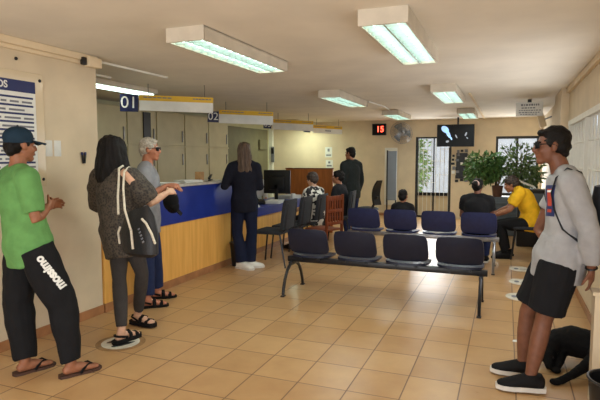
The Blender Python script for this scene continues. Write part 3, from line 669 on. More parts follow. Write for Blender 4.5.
# ------------------------------------------------------------------ people
STAND = dict(pelvis=(0, 0, .94), waist=(0, .005, 1.10), chest=(0, .01, 1.28), neck=(0, -.02, 1.47), head=(0, .02, 1.635),
             shoulder=(.175, -.015, 1.42), elbow=(.225, -.04, 1.13), wrist=(.24, .05, .89), hip=(.09, 0, .92), knee=(.10, .015, .50), ankle=(.105, -.03, .085))
SIT = dict(pelvis=(0, 0, .56), waist=(0, -.03, .73), chest=(0, -.01, .91), neck=(0, .01, 1.08), head=(0, .05, 1.245),
           shoulder=(.175, .01, 1.03), elbow=(.225, .06, .76), wrist=(.13, .28, .70), hip=(.09, .04, .54), knee=(.12, .44, .51), ankle=(.12, .42, .085))
def lerp(a, b, t): return a+(b-a)*t
class Human:
    def __init__(s, root, face, H=1.75, base=STAND, bulk=1.0, sh=1.0, vox=.008, look=None, **kw):
        s.root = V((root[0], root[1], 0)); f = V((face[0], face[1], 0)).normalized(); r = V((f.y, -f.x, 0)); s.f, s.r = f, r
        k = H/1.75; s.k = k; s.bulk = bulk; s.vox = vox; s.J = {}
        for n, (x, y, z) in base.items():
            for sd, sg in ((('R', 1), ('L', -1)) if n in ('shoulder', 'elbow', 'wrist', 'hip', 'knee', 'ankle') else (('', 1),)):
                s.J[n+sd] = (r*x*sg*(sh if n in ('shoulder', 'elbow', 'wrist') else 1)+f*y+V((0, 0, z)))*k
        for n, v in kw.items():
            if n in s.J: s.J[n] = V(v)-s.root                                   # joints given in the place's own metres
        s.hand = {q: kw.get('hand'+q) for q in 'RL'}; s.toe = {q: V((*kw.get('toe'+q, f.xy), 0)).normalized() for q in 'RL'}
        s.curl = kw.get('curl', .45)
        s.look = V(look).normalized() if look else f; s.hk = kw.get('hs', k)
        up = V(kw.get('hup', (0, 0, 1))); s.hf = (s.look-up*s.look.dot(up)).normalized(); s.hu = up.normalized(); s.hr = s.hf.cross(s.hu)
        s.HM = Matrix((s.hr, s.hf, s.hu)).transposed()
    def hp(s, x, y, z): return s.J['head']+s.HM @ V((x, y, z))*s.hk
    def he(s, mb, c, r, seg=16): mb.ell(s.hp(*c), [q*s.hk for q in r], s.HM, seg, max(8, seg*3//4))
    def torso(s, mb, e=0, lo=-.10, hi=1.0, prof=None, n=20, loose=0):
        J, k, b = s.J, s.k, s.bulk; hs = (J['hipR']-J['hipL']).normalized(); ss = (J['shoulderR']-J['shoulderL']).normalized()
        up = (J['waist']-J['pelvis']).normalized(); c2n = J['neck']-J['chest']
        st = [(J['pelvis']+up*lo*k, .150, .108, 0), (J['pelvis'], .165, .118, 0), (lerp(J['pelvis'], J['waist'], .55), .156, .110, .2), (J['waist'], .146, .105, .4), (lerp(J['waist'], J['chest'], .5), .155, .112, .7),
              (J['chest'], .168, .120, 1), (J['chest']+c2n*.42, .172, .112, 1), (J['chest']+c2n*.72, .135, .085, 1), (J['chest']+c2n*hi, .068, .06, 1)]
        if prof: st = [(p, a*prof[i][0], c*prof[i][1], t) for i, (p, a, c, t) in enumerate(st)]
        pts = [q[0] for q in st]; rad = [((q[1]*b+e+loose*(1-q[3]))*k, (q[2]*b+e+loose*(1-q[3]))*k) for q in st]; sd = [lerp(hs, ss, q[3]) for q in st]
        P, R, D = [], [], []
        for i in range(len(pts)-1):
            p0, p1, p2, p3 = pts[max(i-1, 0)], pts[i], pts[i+1], pts[min(i+2, len(pts)-1)]
            for j in range(3):
                t = j/3; P.append(.5*((2*p1)+(p2-p0)*t+(2*p0-5*p1+4*p2-p3)*t*t+(3*p1-p0-3*p2+p3)*t**3))
                R.append(tuple(lerp(rad[i][q], rad[i+1][q], t*t*(3-2*t)) for q in (0, 1))); D.append(lerp(sd[i], sd[i+1], t))
        P.append(pts[-1]); R.append(rad[-1]); D.append(sd[-1]); mb.tube(P, R, n, D)
    def limb(s, mb, names, rads, e=0, t1=None, sag=0):
        """chain through joints with in-between radii; stops at parameter t1"""
        J, k, b = s.J, s.k, s.bulk; P, R = [], []; n = len(names)-1; m = (len(rads)-1)//n
        for i in range(n):
            for j in range(m+(i == n-1)):
                t = i+j/m
                if t1 is not None and t > t1+1e-6: break
                P.append(lerp(J[names[i]], J[names[i+1]], j/m)); R.append((rads[i*m+j]*b+e)*k)
        if t1 is not None and t1 < n:
            i = int(t1); P.append(lerp(J[names[i]], J[names[i+1]], t1-i)); q = t1*m; a = int(q); R.append((lerp(rads[a], rads[min(a+1, len(rads)-1)], q-a)*b+e)*k)
            if (P[-1]-P[-2]).length < .004: P.pop(-2); R.pop(-2)
        mb.tube(P, R, 14); return P, R
    ARM = [.056, .053, .049, .043, .041, .043, .034, .027]
    ARM = [.056, .052, .047, .040, .042, .035, .026]
    LEG = [.092, .085, .070, .056, .058, .050, .036]
    def handmesh(s, mb, q):
        J, k = s.J, s.k; w = J['wrist'+q]; d0 = (w-J['elbow'+q]).normalized()
        h = s.hand[q] or {}
        d = V(h.get('d', d0)).normalized(); n = V(h.get('n', s.r*(-1 if q == 'R' else 1))); n = (n-d*n.dot(d)).normalized()
        th = d.cross(n)*(1 if q == 'R' else -1); cu = h.get('curl', s.curl)
        mb.tube([w-d0*.02*k, w+d*.012*k, w+d*.045*k, w+d*.088*k], [(.024*k, .02*k), (.029*k, .02*k), (.040*k, .018*k), (.039*k, .013*k)], 12, th)
        for i, L in enumerate((.070, .080, .074, .058)):
            p = w+d*(.082-.004*abs(i-1))*k+th*(.030-.020*i)*k; dd = (d+th*(.10-.07*i)).normalized(); pts = [p-d*.02*k, p]
            for j, fr in enumerate((.45, .32, .23)):
                a = cu*(j+.6)*.9; pts.append(pts[-1]+(dd*math.cos(a)+n*math.sin(a))*L*fr*k)
            mb.tube(pts, [.0088*k, .0092*k, .0085*k, .0078*k, .0062*k], 8)
        p = w+d*.02*k+th*.024*k; t1 = (th*.62+d*.68+n*.35).normalized(); t2 = (th*.25+d*.85+n*.45).normalized()
        mb.tube([p-th*.01*k, p+t1*.042*k, p+t1*.042*k+t2*.028*k, p+t1*.042*k+t2*.05*k], [.014*k, .0115*k, .010*k, .0075*k], 8)
    def foot(s, mb, q, e=0, z0=.004):
        A, t, k = s.J['ankle'+q], s.toe[q], s.k; g = A.z-.085*k; sd = t.cross(V((0, 0, 1)))
        def at(u, z): return V((A.x, A.y, g))+t*u*k+V((0, 0, z*k))
        mb.tube([at(-.062, .032), at(-.045, .034), at(0, .042), at(.06, .038), at(.12, .026), at(.165, .019), at(.187, .016)],
                [((a+e)*k, (b+e)*k) for a, b in ((.018, .02), (.030, .030), (.034, .040), (.038, .036), (.045, .024), (.040, .017), (.022, .012))], 14, sd)
        mb.tube([A+V((0, 0, .03*k)), at(-.01, .07), at(.01, .045)], [(.036+e)*k, (.037+e)*k, (.036+e)*k], 12)
    def headmesh(s, mb, fat=1.0):
        h = s.he
        h(mb, (0, -.015, .038), (.074, .094, .080), 20); h(mb, (0, .028, -.02), (.061*fat, .066, .082), 20); h(mb, (0, .02, -.062), (.055*fat, .058, .045)); h(mb, (0, .062, -.090), (.030, .028, .024))
        h(mb, (0, .076, .026), (.046, .018, .012)); h(mb, (.034, .062, -.028), (.024, .022, .022)); h(mb, (-.034, .062, -.028), (.024, .022, .022))
        mb.tube([s.hp(0, .086, .022), s.hp(0, .104, -.012), s.hp(0, .108, -.024), s.hp(0, .088, -.034)], [(.008*s.hk), (.0115*s.hk), (.0145*s.hk), .010*s.hk], 10)
        h(mb, (0, .086, -.050), (.023, .012, .006)); h(mb, (0, .085, -.063), (.021, .012, .007))
        for sg in (-1, 1): h(mb, (sg*.073, -.004, -.002), (.011, .019, .032), 12)
        mb.tube([s.J['neck']-V((0, 0, .03)), lerp(s.J['neck'], s.J['head'], .35), s.hp(0, -.02, -.05)], [.066*s.k, .056*s.k, .055*s.k], 14)
    def body(s, name_label, skin, cat='person', group=None, fat=1.0, hide=(), seed=0):
        mb = MB(); s.torso(mb, -.006); s.headmesh(mb, fat)
        mb.tube([s.J['shoulderL'], lerp(s.J['shoulderL'], s.J['neck'], .6)+V((0, 0, .01)), lerp(s.J['shoulderR'], s.J['neck'], .6)+V((0, 0, .01)), s.J['shoulderR']], [.040*s.k, .05*s.k, .05*s.k, .040*s.k], 12)
        for q in 'RL':
            s.limb(mb, ['shoulder'+q, 'elbow'+q, 'wrist'+q], [s.ARM[0]-.010]+s.ARM[1:], -.002); s.handmesh(mb, q)
            s.limb(mb, ['hip'+q, 'knee'+q, 'ankle'+q], s.LEG, -.004); s.foot(mb, q)
        s.o = link('person', remesh(mb, 'person', s.vox, 2), SK[skin], None, s.root); tag(s.o, name_label, cat, group); return s.o
    def add(s, name, me, m): 
        return link(name, me, m, s.o)
    def shirt(s, m, name='shirt', sleeve=.6, e=.016, lo=-.16, loose=.012, prof=None, se=.016, amp=.006, vox=None, sl_rads=None, seed=1, hi=.93, freq=9):
        mb = MB(); s.torso(mb, e, lo, hi, prof, loose=loose); J = s.J
        mb.tube([J['shoulderL'], lerp(J['shoulderL'], J['neck'], .55)+V((0, 0, .008)), lerp(J['shoulderR'], J['neck'], .55)+V((0, 0, .008)), J['shoulderR']], [(.054+e)*s.k]*4, 14)
        for q in 'RL':
            t = sleeve if not isinstance(sleeve, dict) else sleeve[q]
            s.limb(mb, ['shoulder'+q, 'elbow'+q, 'wrist'+q], sl_rads or s.ARM, se, t); mb.ell(J['shoulder'+q], [((sl_rads or s.ARM)[0]*s.bulk+se)*s.k*.99]*3)
        me = remesh(mb, name, vox or s.vox*1.15, 9, amp, freq, seed=seed); s.shirt_me = me; return s.add(name, me, m)
    def trousers(s, m, name='trousers', t=1.93, e=.016, rads=None, amp=.006, seed=2, top=.06, prof=None, vox=None, loose=0):
        mb = MB(); J, k = s.J, s.k; hs = (J['hipR']-J['hipL']).normalized(); up = (J['waist']-J['pelvis']).normalized(); b = s.bulk
        pr = prof or (1, 1)
        mb.tube([J['pelvis']-up*.09*k, J['pelvis']-up*.05*k, J['pelvis'], J['pelvis']+up*top*k], [((.13*b*pr[0]+e)*k, (.085*b*pr[1]+e)*k), ((.158*b*pr[0]+e)*k, (.112*b*pr[1]+e)*k), ((.166*b*pr[0]+e)*k, (.120*b*pr[1]+e)*k), ((.156*b*pr[0]+e)*k, (.11*b*pr[1]+e)*k)], 20, hs)
        for q in 'RL': s.limb(mb, ['hip'+q, 'knee'+q, 'ankle'+q], rads or s.LEG, e, t)
        me = remesh(mb, name, vox or s.vox*1.15, 3, amp, 7, seed=seed, str_=(1, 1, .8)); s.trou_me = me; return s.add(name, me, m)
    def short_hair(s, m, back=-.055, front=.055, top=.0, amp=.008, seed=3, thick=0, low=True):
        mb = MB(); h = s.he; t = thick
        h(mb, (0, -.022, .052), (.079+t, .093+t, .078+t+top), 20); h(mb, (0, -.05, .0), (.074+t, .065+t, .06), 18)
        if front: h(mb, (0, front-.006, .086), (.058, .035, .024+top*.5), 16)
        if low: h(mb, (0, -.068, back+.02), (.058, .036, .04), 14)
        for sg in (-1, 1): h(mb, (sg*.067, .018, .026), (.012, .022, .034), 10)
        me = remesh(mb, 'hair', max(.006, s.vox*.8), 2, amp, 26, seed=seed); return s.add('hair', me, m)
    def face(s, brow=None, eyes=True, lips=True):
        if eyes:
            for sg in (-1, 1):
                e = MB(); s.he(e, (sg*.031, .082, .008), (.013, .008, .007), 10); w_ = obj('eye', e, M['eyew'], s.o)
                p = MB(); s.he(p, (sg*.031, .0885, .008), (.006, .003, .006), 8); obj('iris', p, M['black'], w_)
        if brow:
            for sg in (-1, 1): e = MB(); e.tube([s.hp(sg*.014, .094, .026), s.hp(sg*.032, .091, .032), s.hp(sg*.05, .074, .026)], .0045*s.hk, 6); obj('eyebrow', e, brow, s.o)
    def sandal(s, q, m, sole=None, th=.02, straps='thong', plat=0):
        A, t, k = s.J['ankle'+q], s.toe[q], s.k; g = A.z-.085*k; sd = t.cross(V((0, 0, 1))); Mx = basis(V((A.x, A.y, g)), sd, t); Mx.col[2] = V((0, 0, 1, 0))
        out = [(.035, -.085), (.045, -.04), (.043, .03), (.053, .11), (.045, .18), (.015, .208), (-.02, .205), (-.045, .175), (-.05, .1), (-.042, .03), (-.043, -.04), (-.032, -.085), (0, -.095)]
        o = obj('sandal', MB().prism([(x*k, y*k) for x, y in out], -th*.5-plat, th*.45, Mx), sole or m, s.o, smooth=False)
        def at(u, v, z): return V((A.x, A.y, g))+t*u*k+sd*v*k+V((0, 0, z*k))
        mb = MB()
        if straps == 'thong':
            for sg in (-1, 1): mb.tube([at(.15, .008, .03), at(.12, .02*sg, .052), at(.06, .05*sg, .03), at(.045, .052*sg, .005)], [(.011, .005)]*4, 8, (0, 0, 1))
        else:
            for u, z in ((.13, .05), (.06, .078)):
                mb.tube([at(u, -.052, .004), at(u, -.044, z*.7), at(u, 0, z), at(u, .044, z*.7), at(u, .052, .004)], [(.019, .004)]*5, 8, t)
            mb.tube([at(.03, -.045, .03), at(-.06, -.03, .055), at(-.075, 0, .058), at(-.06, .03, .055), at(.03, .045, .03)], [(.01, .004)]*5, 8, (0, 0, 1))
        obj('strap', mb, m, o)
    def shoe(s, q, m, solem, e=.010, name='shoe'):
        A, t, k = s.J['ankle'+q], s.toe[q], s.k; g = A.z-.085*k; sd = t.cross(V((0, 0, 1))); Mx = basis(V((A.x, A.y, g)), sd, t); Mx.col[2] = V((0, 0, 1, 0))
        mb = MB()
        def at(u, z): return V((A.x, A.y, g))+t*u*k+V((0, 0, z*k))
        mb.tube([at(-.088, .05), at(-.075, .052), at(-.03, .056), at(.03, .056), at(.075, .048), at(.13, .036), at(.175, .030), at(.20, .026)],
                [((a+e*.3)*k, (b+e*.3)*k) for a, b in ((.022, .028), (.036, .044), (.042, .052), (.044, .052), (.046, .042), (.050, .032), (.042, .026), (.022, .016))], 16, sd)
        mb.tube([at(-.03, .06), at(-.022, .098), at(-.022, .112)], [(.040*k, .054*k), (.044*k, .056*k), (.044*k, .055*k)], 14, sd)
        o = s.add(name, remesh(mb, name, max(.006, s.vox*.8), 3), m)
        out = [(.036, -.095), (.046, -.04), (.044, .03), (.056, .11), (.05, .17), (.02, .213), (-.02, .213), (-.048, .17), (-.053, .1), (-.043, .03), (-.044, -.04), (-.034, -.095), (0, -.104)]
        b = MB().prism([(x*k*1.02, y*k*.985) for x, y in out], -.0, .030*k, Mx); obj('sole', b, solem, o); return o
    def surf(s, me, p, dirn):
        """point of a garment hit from outside along dirn; p in the place's metres"""
        bv = s.__dict__.setdefault('bv', {}); 
        if me.name not in bv: bv[me.name] = bvh_of(me)
        p = V(p)-s.root; d = V(dirn).normalized(); h = bv[me.name].ray_cast(p-d*.6, d)
        return (h[0], h[1]) if h[0] is not None else (p, -d)
    def wrap(s, o, me, dirn, off=.004):
        """lay a flat mesh (text or print) on a garment"""
        for v in o.data.vertices:
            h, n = s.surf(me, v.co+s.root, dirn); v.co = h-V(dirn).normalized()*off
    def decal(s, name, me, c, xd, yd, w, h, dirn, m, parent, off=.003, n=10):
        xd, yd = V(xd).normalized(), V(yd).normalized(); mb = MB()
        G = [[mb.b.verts.new(V(c)-s.root+xd*w*(i/n-.5)+yd*h*(j/n-.5)) for j in range(n+1)] for i in range(n+1)]
        for i in range(n):
            for j in range(n): mb.b.faces.new((G[i][j], G[i+1][j], G[i+1][j+1], G[i][j+1]))
        o = obj(name, mb, m, parent); s.wrap(o, me, dirn, off); return o

# --- person in green at the left wall
grn = cloth('green_jersey', 100, 150, 86); blk = cloth('black_jersey', 24, 24, 26); capm = cloth('teal_cap_cloth', 30, 50, 66); dkh = mat('dark_hair', srgb(19, 15, 13), .6, .2, 60, .4, 220, spec=.2)
P1 = Human((-3.05, 2.72), (.42, .91), 1.74, vox=.007, sh=1.06, bulk=1.05, look=(.27, .95, -.10),
    pelvis=(-3.185, 2.72, .93), waist=(-3.20, 2.71, 1.09), chest=(-3.235, 2.72, 1.27), neck=(-3.262, 2.72, 1.455), head=(-3.245, 2.745, 1.628),
    hipR=(-3.075, 2.68, .91), hipL=(-3.27, 2.76, .91), kneeR=(-2.935, 2.775, .49), kneeL=(-3.285, 2.70, .49), ankleR=(-2.835, 2.74, .095), ankleL=(-3.180, 2.655, .095),
    shoulderR=(-3.085, 2.65, 1.40), shoulderL=(-3.435, 2.80, 1.40), elbowR=(-3.035, 2.66, 1.115), wristR=(-3.085, 2.815, 1.185), elbowL=(-3.46, 2.87, 1.12), wristL=(-3.27, 2.97, 1.17),
    toeR=(.45, .9), toeL=(.35, .94), handR=dict(d=(-.35, .85, .25), n=(-.8, -.4, .1), curl=.9), handL=dict(d=(.3, .8, .2), n=(.8, -.3, -.3), curl=.8))
P1.body('person in a green t-shirt and teal cap standing at the left wall', 'tan'); P1.face(dkh)
P1.short_hair(dkh, front=0, thick=-.002)
P1.shirt(grn, 't_shirt', .82, .02, -.15, .02, amp=.007, se=.026, seed=4)
tr = P1.trousers(blk, 'trousers', 1.98, .022, [.100, .100, .092, .078, .072, .061, .048], amp=.012, seed=5, loose=.01)
c = MB(); P1.he(c, (0, -.015, .062), (.086, .104, .080), 24); P1.he(c, (0, -.012, .03), (.085, .103, .02), 24)
cp = P1.add('cap', remesh(c, 'cap', .006, 2), capm)
c = MB().shell(lambda u, v: (P1.hp(.072*u*(1-.25*(v+1)/2*abs(u)), .07+.055*(v+1)*(1-.25*u*u), .045-.012*u*u-.012*(v+1)), P1.HM @ V((0, .2, 1))), 10, 6, .006); obj('brim', c, capm, cp)
cb = MB(); P1.he(cb, (0, -.015, .145), (.009, .009, .006), 10); obj('cap_button', cb, capm, cp)
for q in 'RL': P1.sandal(q, M['rubber'], M['brownsole'])
dn = V((-.55, .83, -.05))
def on_pants(s, p): return V(p)
A_, B_ = V((-2.765, 2.65, .64)), V((-2.93, 2.65, .86))
t_ = text('lettering', 'mossimo', .078, M['paper'], basis((A_+B_)/2+V((-.062, 0, .0))-P1.root, B_-A_, (-.80, -.5, -.45)), tr, .0, bold=.004)
bm_ = bmesh.new(); bm_.from_mesh(t_.data); bmesh.ops.triangulate(bm_, faces=bm_.faces); bmesh.ops.subdivide_edges(bm_, edges=bm_.edges, cuts=1); bm_.to_mesh(t_.data); bm_.free()
P1.wrap(t_, P1.trou_me, dn, .004)

# --- long-haired woman in a mottled blouse
leo = leopard(); gleg = cloth('charcoal_leggings', 62, 58, 56)
P2 = Human((-2.98, 3.58), (.30, .95), 1.70, vox=.0075, look=(-.35, .94, -.1), bulk=.98,
    pelvis=(-3.03, 3.57, .93), waist=(-3.045, 3.57, 1.08), chest=(-3.055, 3.575, 1.24), neck=(-3.065, 3.57, 1.425), head=(-3.105, 3.60, 1.595),
    hipR=(-2.955, 3.56, .90), hipL=(-3.105, 3.59, .90), kneeL=(-3.045, 3.50, .50), kneeR=(-2.95, 3.72, .52), ankleL=(-2.955, 3.40, .10), ankleR=(-3.08, 3.82, .11),
    shoulderR=(-2.895, 3.53, 1.36), shoulderL=(-3.235, 3.60, 1.36), elbowR=(-2.78, 3.64, 1.155), wristR=(-2.775, 3.88, 1.235), elbowL=(-3.34, 3.70, 1.08), wristL=(-3.25, 3.90, 1.02),
    toeL=(.15, .98), toeR=(.98, -.05), handR=dict(d=(.02, .9, .12), n=(-.7, .1, -.6), curl=.6), handL=dict(d=(.4, .8, 0), n=(.9, -.2, 0), curl=.6))
for k_, dx in dict(pelvis=-.04, waist=-.06, chest=-.075, neck=-.085, head=-.085, hipR=-.04, hipL=-.04, shoulderR=-.075, shoulderL=-.115, elbowR=-.07, wristR=-.06, elbowL=-.11, wristL=-.1, kneeR=-.06, ankleR=-.07, kneeL=-.01).items(): P2.J[k_].x += dx*.62
P2.body('person with long dark hair in a mottled brown blouse carrying a bag', 'light'); P2.face(dkh)
P2.shirt(leo, 'blouse', .92, .036, -.24, .03, prof=[(1.02, 1.05)]*3+[(1.12, 1.1)]*3+[(1.08, 1.05)]*2+[(1, 1)], se=.05, amp=.011, seed=6, sl_rads=[.062, .072, .074, .062, .046, .04, .03])
pk = P2.decal('bare_shoulder', P2.shirt_me, (-2.915, 3.46, 1.395), (.75, -.1, -.55), (.45, .3, .6), .15, .06, (-.1, .75, -.6), SK['light'], P2.o, .002)
P2.trousers(gleg, 'leggings', 1.92, .006, amp=.004, seed=7)
for q in 'RL': P2.sandal(q, M['rubber'], M['rubber'], .04, 'slide', .0)
h = MB(); hp = P2.hp
h.tube([hp(0, -.01, .125), hp(0, -.02, .10), hp(0, -.03, .03), hp(0, -.05, -.05), hp(.01, -.075, -.14), hp(.02, -.09, -.22), hp(.03, -.092, -.29), hp(.03, -.09, -.34)],
       [(.07, .07), (.098, .105), (.122, .118), (.135, .10), (.15, .082), (.15, .068), (.135, .05), (.08, .03)], 22, P2.hr)
P2.add('hair', remesh(h, 'hair', .007, 2, .012, 16, seed=9, str_=(1.6, 1.6, .35)), dkh)
bagm = mat('black_bag_leather', srgb(28, 28, 30), .45, .15, 10, .2, 80)
BO = V((-2.69, 3.33, .955)); t = thing('shoulder_bag', 'black shoulder bag with white cord handles on the long-haired person', 'bag', BO, -.15)
b = MB(); b.tube([(0, 0, -.19), (0, 0, -.16), (0, 0, 0), (-.0, 0, .12), (-.02, 0, .185)], [(.14, .04), (.19, .07), (.195, .075), (.165, .05), (.13, .018)], 20, (1, 0, 0))
bg_o = obj('bag_body', b, bagm, t)
def cw(*pts): return [Matrix.Rotation(.15, 3, 'Z') @ (V(p)+V((-.025, -.01, 0))-BO) for p in pts]
obj('cord_handle', MB().tube(cw((-2.80, 3.26, 1.10), (-2.86, 3.33, 1.24), (-2.925, 3.425, 1.40), (-2.955, 3.46, 1.455), (-2.975, 3.53, 1.475), (-2.96, 3.62, 1.44)), .009, 8), M['cord'], t)
obj('cord_handle', MB().tube(cw((-2.67, 3.245, .985), (-2.745, 3.27, 1.14), (-2.83, 3.36, 1.30), (-2.885, 3.44, 1.43), (-2.91, 3.53, 1.465), (-2.90, 3.62, 1.43)), .009, 8), M['cord'], t)
obj('cord_loop', MB().tube([(.10, -.065, .12), (.15, -.07, .09), (.19, -.055, .01), (.20, -.03, -.07)], .009, 8), M['cord'], t)
obj('cord_end', MB().tube([(-.005, -.08, .03), (.01, -.086, -.05), (.015, -.084, -.12)], .010, 8), M['cord'], t)
obj('cord_end', MB().tube([(-.14, -.07, .04), (-.175, -.06, -.01), (-.185, -.04, -.10)], .009, 8), M['cord'], t)
m = MB()
for k in range(5): m.box((.075+.012*k, -.0755-.0008*k, .04-.024*k), (.022, .004, .012), Matrix.Rotation(-.5, 3, 'Y'))
obj('bag_print', m, M['greyink'], t, smooth=False)

# --- old man with white hair
wh = mat('white_hair', srgb(186, 178, 164), .6, .15, 50, .4, 200); lsh = cloth('pale_blue_shirt', 150, 152, 158); jean = cloth('blue_denim', 36, 46, 80)
P3 = Human((-3.38, 4.44), (.86, .50), 1.74, vox=.0085, look=(.93, .36, -.12), bulk=1.03,
    pelvis=(-3.46, 4.47, .92), waist=(-3.46, 4.47, 1.08), chest=(-3.445, 4.47, 1.26), neck=(-3.43, 4.47, 1.46), head=(-3.395, 4.49, 1.625),
    hipR=(-3.41, 4.39, .91), hipL=(-3.51, 4.55, .91), kneeR=(-3.37, 4.36, .5), kneeL=(-3.46, 4.6, .5), ankleR=(-3.325, 4.31, .10), ankleL=(-3.45, 4.63, .10),
    shoulderR=(-3.36, 4.33, 1.40), shoulderL=(-3.53, 4.60, 1.40), elbowR=(-3.36, 4.33, 1.12), wristR=(-3.215, 4.52, 1.255), elbowL=(-3.50, 4.74, 1.15), wristL=(-3.29, 4.74, 1.22),
    handR=dict(d=(.8, .3, .0), n=(-.2, .5, -.8), curl=.7), handL=dict(d=(.9, -.2, 0), n=(-.1, -.3, -.9), curl=.6), toeR=(.75, .66), toeL=(.75, .66))
for k_ in P3.J: P3.J[k_].x -= .07
P3.body('white-haired person with glasses in a pale blue shirt at the counter', 'red'); P3.face(wh)
P3.short_hair(wh, thick=.003, amp=.008, front=.05)
P3.shirt(lsh, 'shirt', 1.18, .022, -.17, .02, se=.022, amp=.008, seed=11)
P3.trousers(jean, 'jeans', 1.93, .016, [.096, .09, .078, .066, .064, .058, .052], seed=12)
for q in 'RL': P3.sandal(q, M['rubber'], M['rubber'], .025, 'slide')
def glasses(H, m, lens, sun=False):
    g = MB()
    for sg in (-1, 1):
        g.tube([H.hp(sg*.055, .085, .014), H.hp(sg*.074, .05, .016), H.hp(sg*.080, .0, .014), H.hp(sg*.078, -.02, .0)], .0035*H.hk, 6)
        if not sun: g.tube([H.hp(sg*.032+.024*math.cos(a), .098, .006+.017*math.sin(a)) for a in [2*PI*k/14 for k in range(15)]], .0025, 5)
    g.tube([H.hp(-.012, .102, .012), H.hp(.012, .102, .012)], .003, 6); o = obj('sunglasses' if sun else 'glasses', g, m, H.o)
    for sg in (-1, 1):
        l = MB(); l.shell(lambda u, v: (H.hp(sg*.034+.027*u*(1-.15*v*v), .102-.012*(abs(u*.5+.5*sg*u*0)+.3*u*u)-.010*(sg*u > 0)*u*u, .006+.021*v*(1-.2*u*u)), H.HM @ V((0, 1, 0))), 8, 6, .004); obj('lens', l, lens, o)
glasses(P3, M['blackmetal'], M['screenoff'])
t = thing('black_cap', 'black cloth cap dangling from the white-haired person\'s hand by the blue panel', 'cap', (-3.205, 4.47, 1.10), .3)
c = MB().ell((0, 0, 0), (.085, .05, .11)).ell((.02, 0, -.06), (.07, .045, .07)); obj('crown', c, blk, t)
obj('brim', MB().shell(lambda u, v: ((.06+.05*v, -.02+.05*u, -.10-.05*v+.02*u*u), (.7, 0, .7)), 8, 6, .006), blk, t)

# --- woman at the counter with long fair hair
fair = mat('fair_brown_hair', srgb(92, 70, 50), .5, .25, 12, .4, 120, stretch=(5, 5, .6), col2=srgb(62, 46, 36)); nav = cloth('navy_cloth', 22, 24, 36); nav2 = cloth('navy_trousers', 20, 27, 50)
P4 = Human((-3.36, 6.38), (-.50, .86), 1.73, vox=.009, look=(-.6, .8, -.1), bulk=.96, handR=dict(curl=.6),
    elbowR=(-3.18, 6.50, 1.12), wristR=(-3.28, 6.68, 1.20), elbowL=(-3.57, 6.20, 1.14), wristL=(-3.60, 6.44, 1.25), ankleL=(-3.385, 6.34, .085), ankleR=(-3.30, 6.42, .085), toeR=(.6, .5), toeL=(.5, -.1))
P4.body('person with long fair hair in navy clothes standing at the counter', 'light'); P4.face(dkh)
P4.shirt(nav, 'jacket', 1.9, .022, -.14, .012, se=.018, seed=14); P4.trousers(nav2, 'trousers', 1.97, .012, [.094, .088, .074, .066, .072, .074, .072], seed=15)
for q in 'RL': P4.shoe(q, M['white'], M['soleW'])
h = MB(); hp = P4.hp
h.tube([hp(0, -.01, .125), hp(0, -.02, .10), hp(0, -.03, .03), hp(0, -.06, -.06), hp(0, -.085, -.17), hp(.0, -.10, -.27), hp(0, -.10, -.37), hp(.01, -.095, -.42)],
       [(.045, .05), (.079, .095), (.090, .10), (.095, .075), (.10, .052), (.10, .042), (.085, .036), (.05, .025)], 22, P4.hr)
P4.add('hair', remesh(h, 'hair', .008, 2, .014, 20, seed=19, str_=(1.8, 1.8, .3)), fair)

# --- man with sunglasses on the right
swt = cloth('grey_sweatshirt', 158, 157, 158, .05); bsh = cloth('black_shorts', 22, 22, 25)
P5 = Human((.19, 3.78), (-.97, -.12), 1.77, vox=.007, look=(-.985, -.10, .02), bulk=1.03,
    pelvis=(.345, 3.76, .90), waist=(.365, 3.76, 1.06), chest=(.372, 3.76, 1.25), neck=(.335, 3.765, 1.455), head=(.268, 3.765, 1.617),
    hipR=(.325, 3.85, .88), hipL=(.335, 3.67, .88), kneeR=(.165, 3.875, .475), kneeL=(.255, 3.675, .485), ankleR=(.145, 3.885, .10), ankleL=(.185, 3.65, .10),
    shoulderR=(.355, 3.93, 1.385), shoulderL=(.375, 3.60, 1.39), elbowR=(.225, 4.01, 1.035), wristR=(.33, 3.89, .93), elbowL=(.475, 3.535, 1.10), wristL=(.505, 3.60, .865),
    toeR=(-.99, .05), toeL=(-.98, -.15), handL=dict(d=(.06, .20, -.96), n=(-.85, .35, 0), curl=.35), handR=dict(d=(.5, -.5, -.5), n=(.6, .6, .0), curl=.4))
P5.body('person in sunglasses, grey sweatshirt and black shorts standing at right', 'dark'); P5.face(dkh, eyes=False)
P5.short_hair(dkh, front=.058, top=.008, thick=.001, amp=.007)
glasses(P5, M['black'], M['screenoff'], True)
sw = P5.shirt(swt, 'sweatshirt', {'L': 1.86, 'R': .55}, .018, -.15, .010, prof=[(1.06, 1.16), (1.05, 1.14), (1.02, 1.02), (1, .86), (1, .86), (1, .84), (1, .86), (1, .95), (1, 1)], se=.022, amp=.009, seed=21)
P5.trousers(bsh, 'shorts', .84, .02, [.102, .100, .094, .094, .08, .06, .05], amp=.007, seed=22)
for q in 'RL': P5.shoe(q, M['rubber'], M['soleW'], name='sneaker')
cd = V((.55, .8, -.12))
pn = P5.decal('chest_print', P5.shirt_me, (.268, 3.685, 1.27), (.8, -.55, 0), (0, 0, 1), .10, .20, cd, M['navyink'], sw, .003)
P5.decal('red_panel', P5.shirt_me, (.268, 3.685, 1.27), (.8, -.55, 0), (0, 0, 1), .05, .15, cd, mat('red_print', srgb(176, 66, 50), .7), pn, .005)
P5.decal('print_lettering', P5.shirt_me, (.268, 3.685, 1.33), (.8, -.55, 0), (0, 0, 1), .05, .014, cd, M['paper'], pn, .0065)
P5.decal('print_lettering', P5.shirt_me, (.268, 3.685, 1.225), (.8, -.55, 0), (0, 0, 1), .05, .02, cd, M['navyink'], pn, .0065)
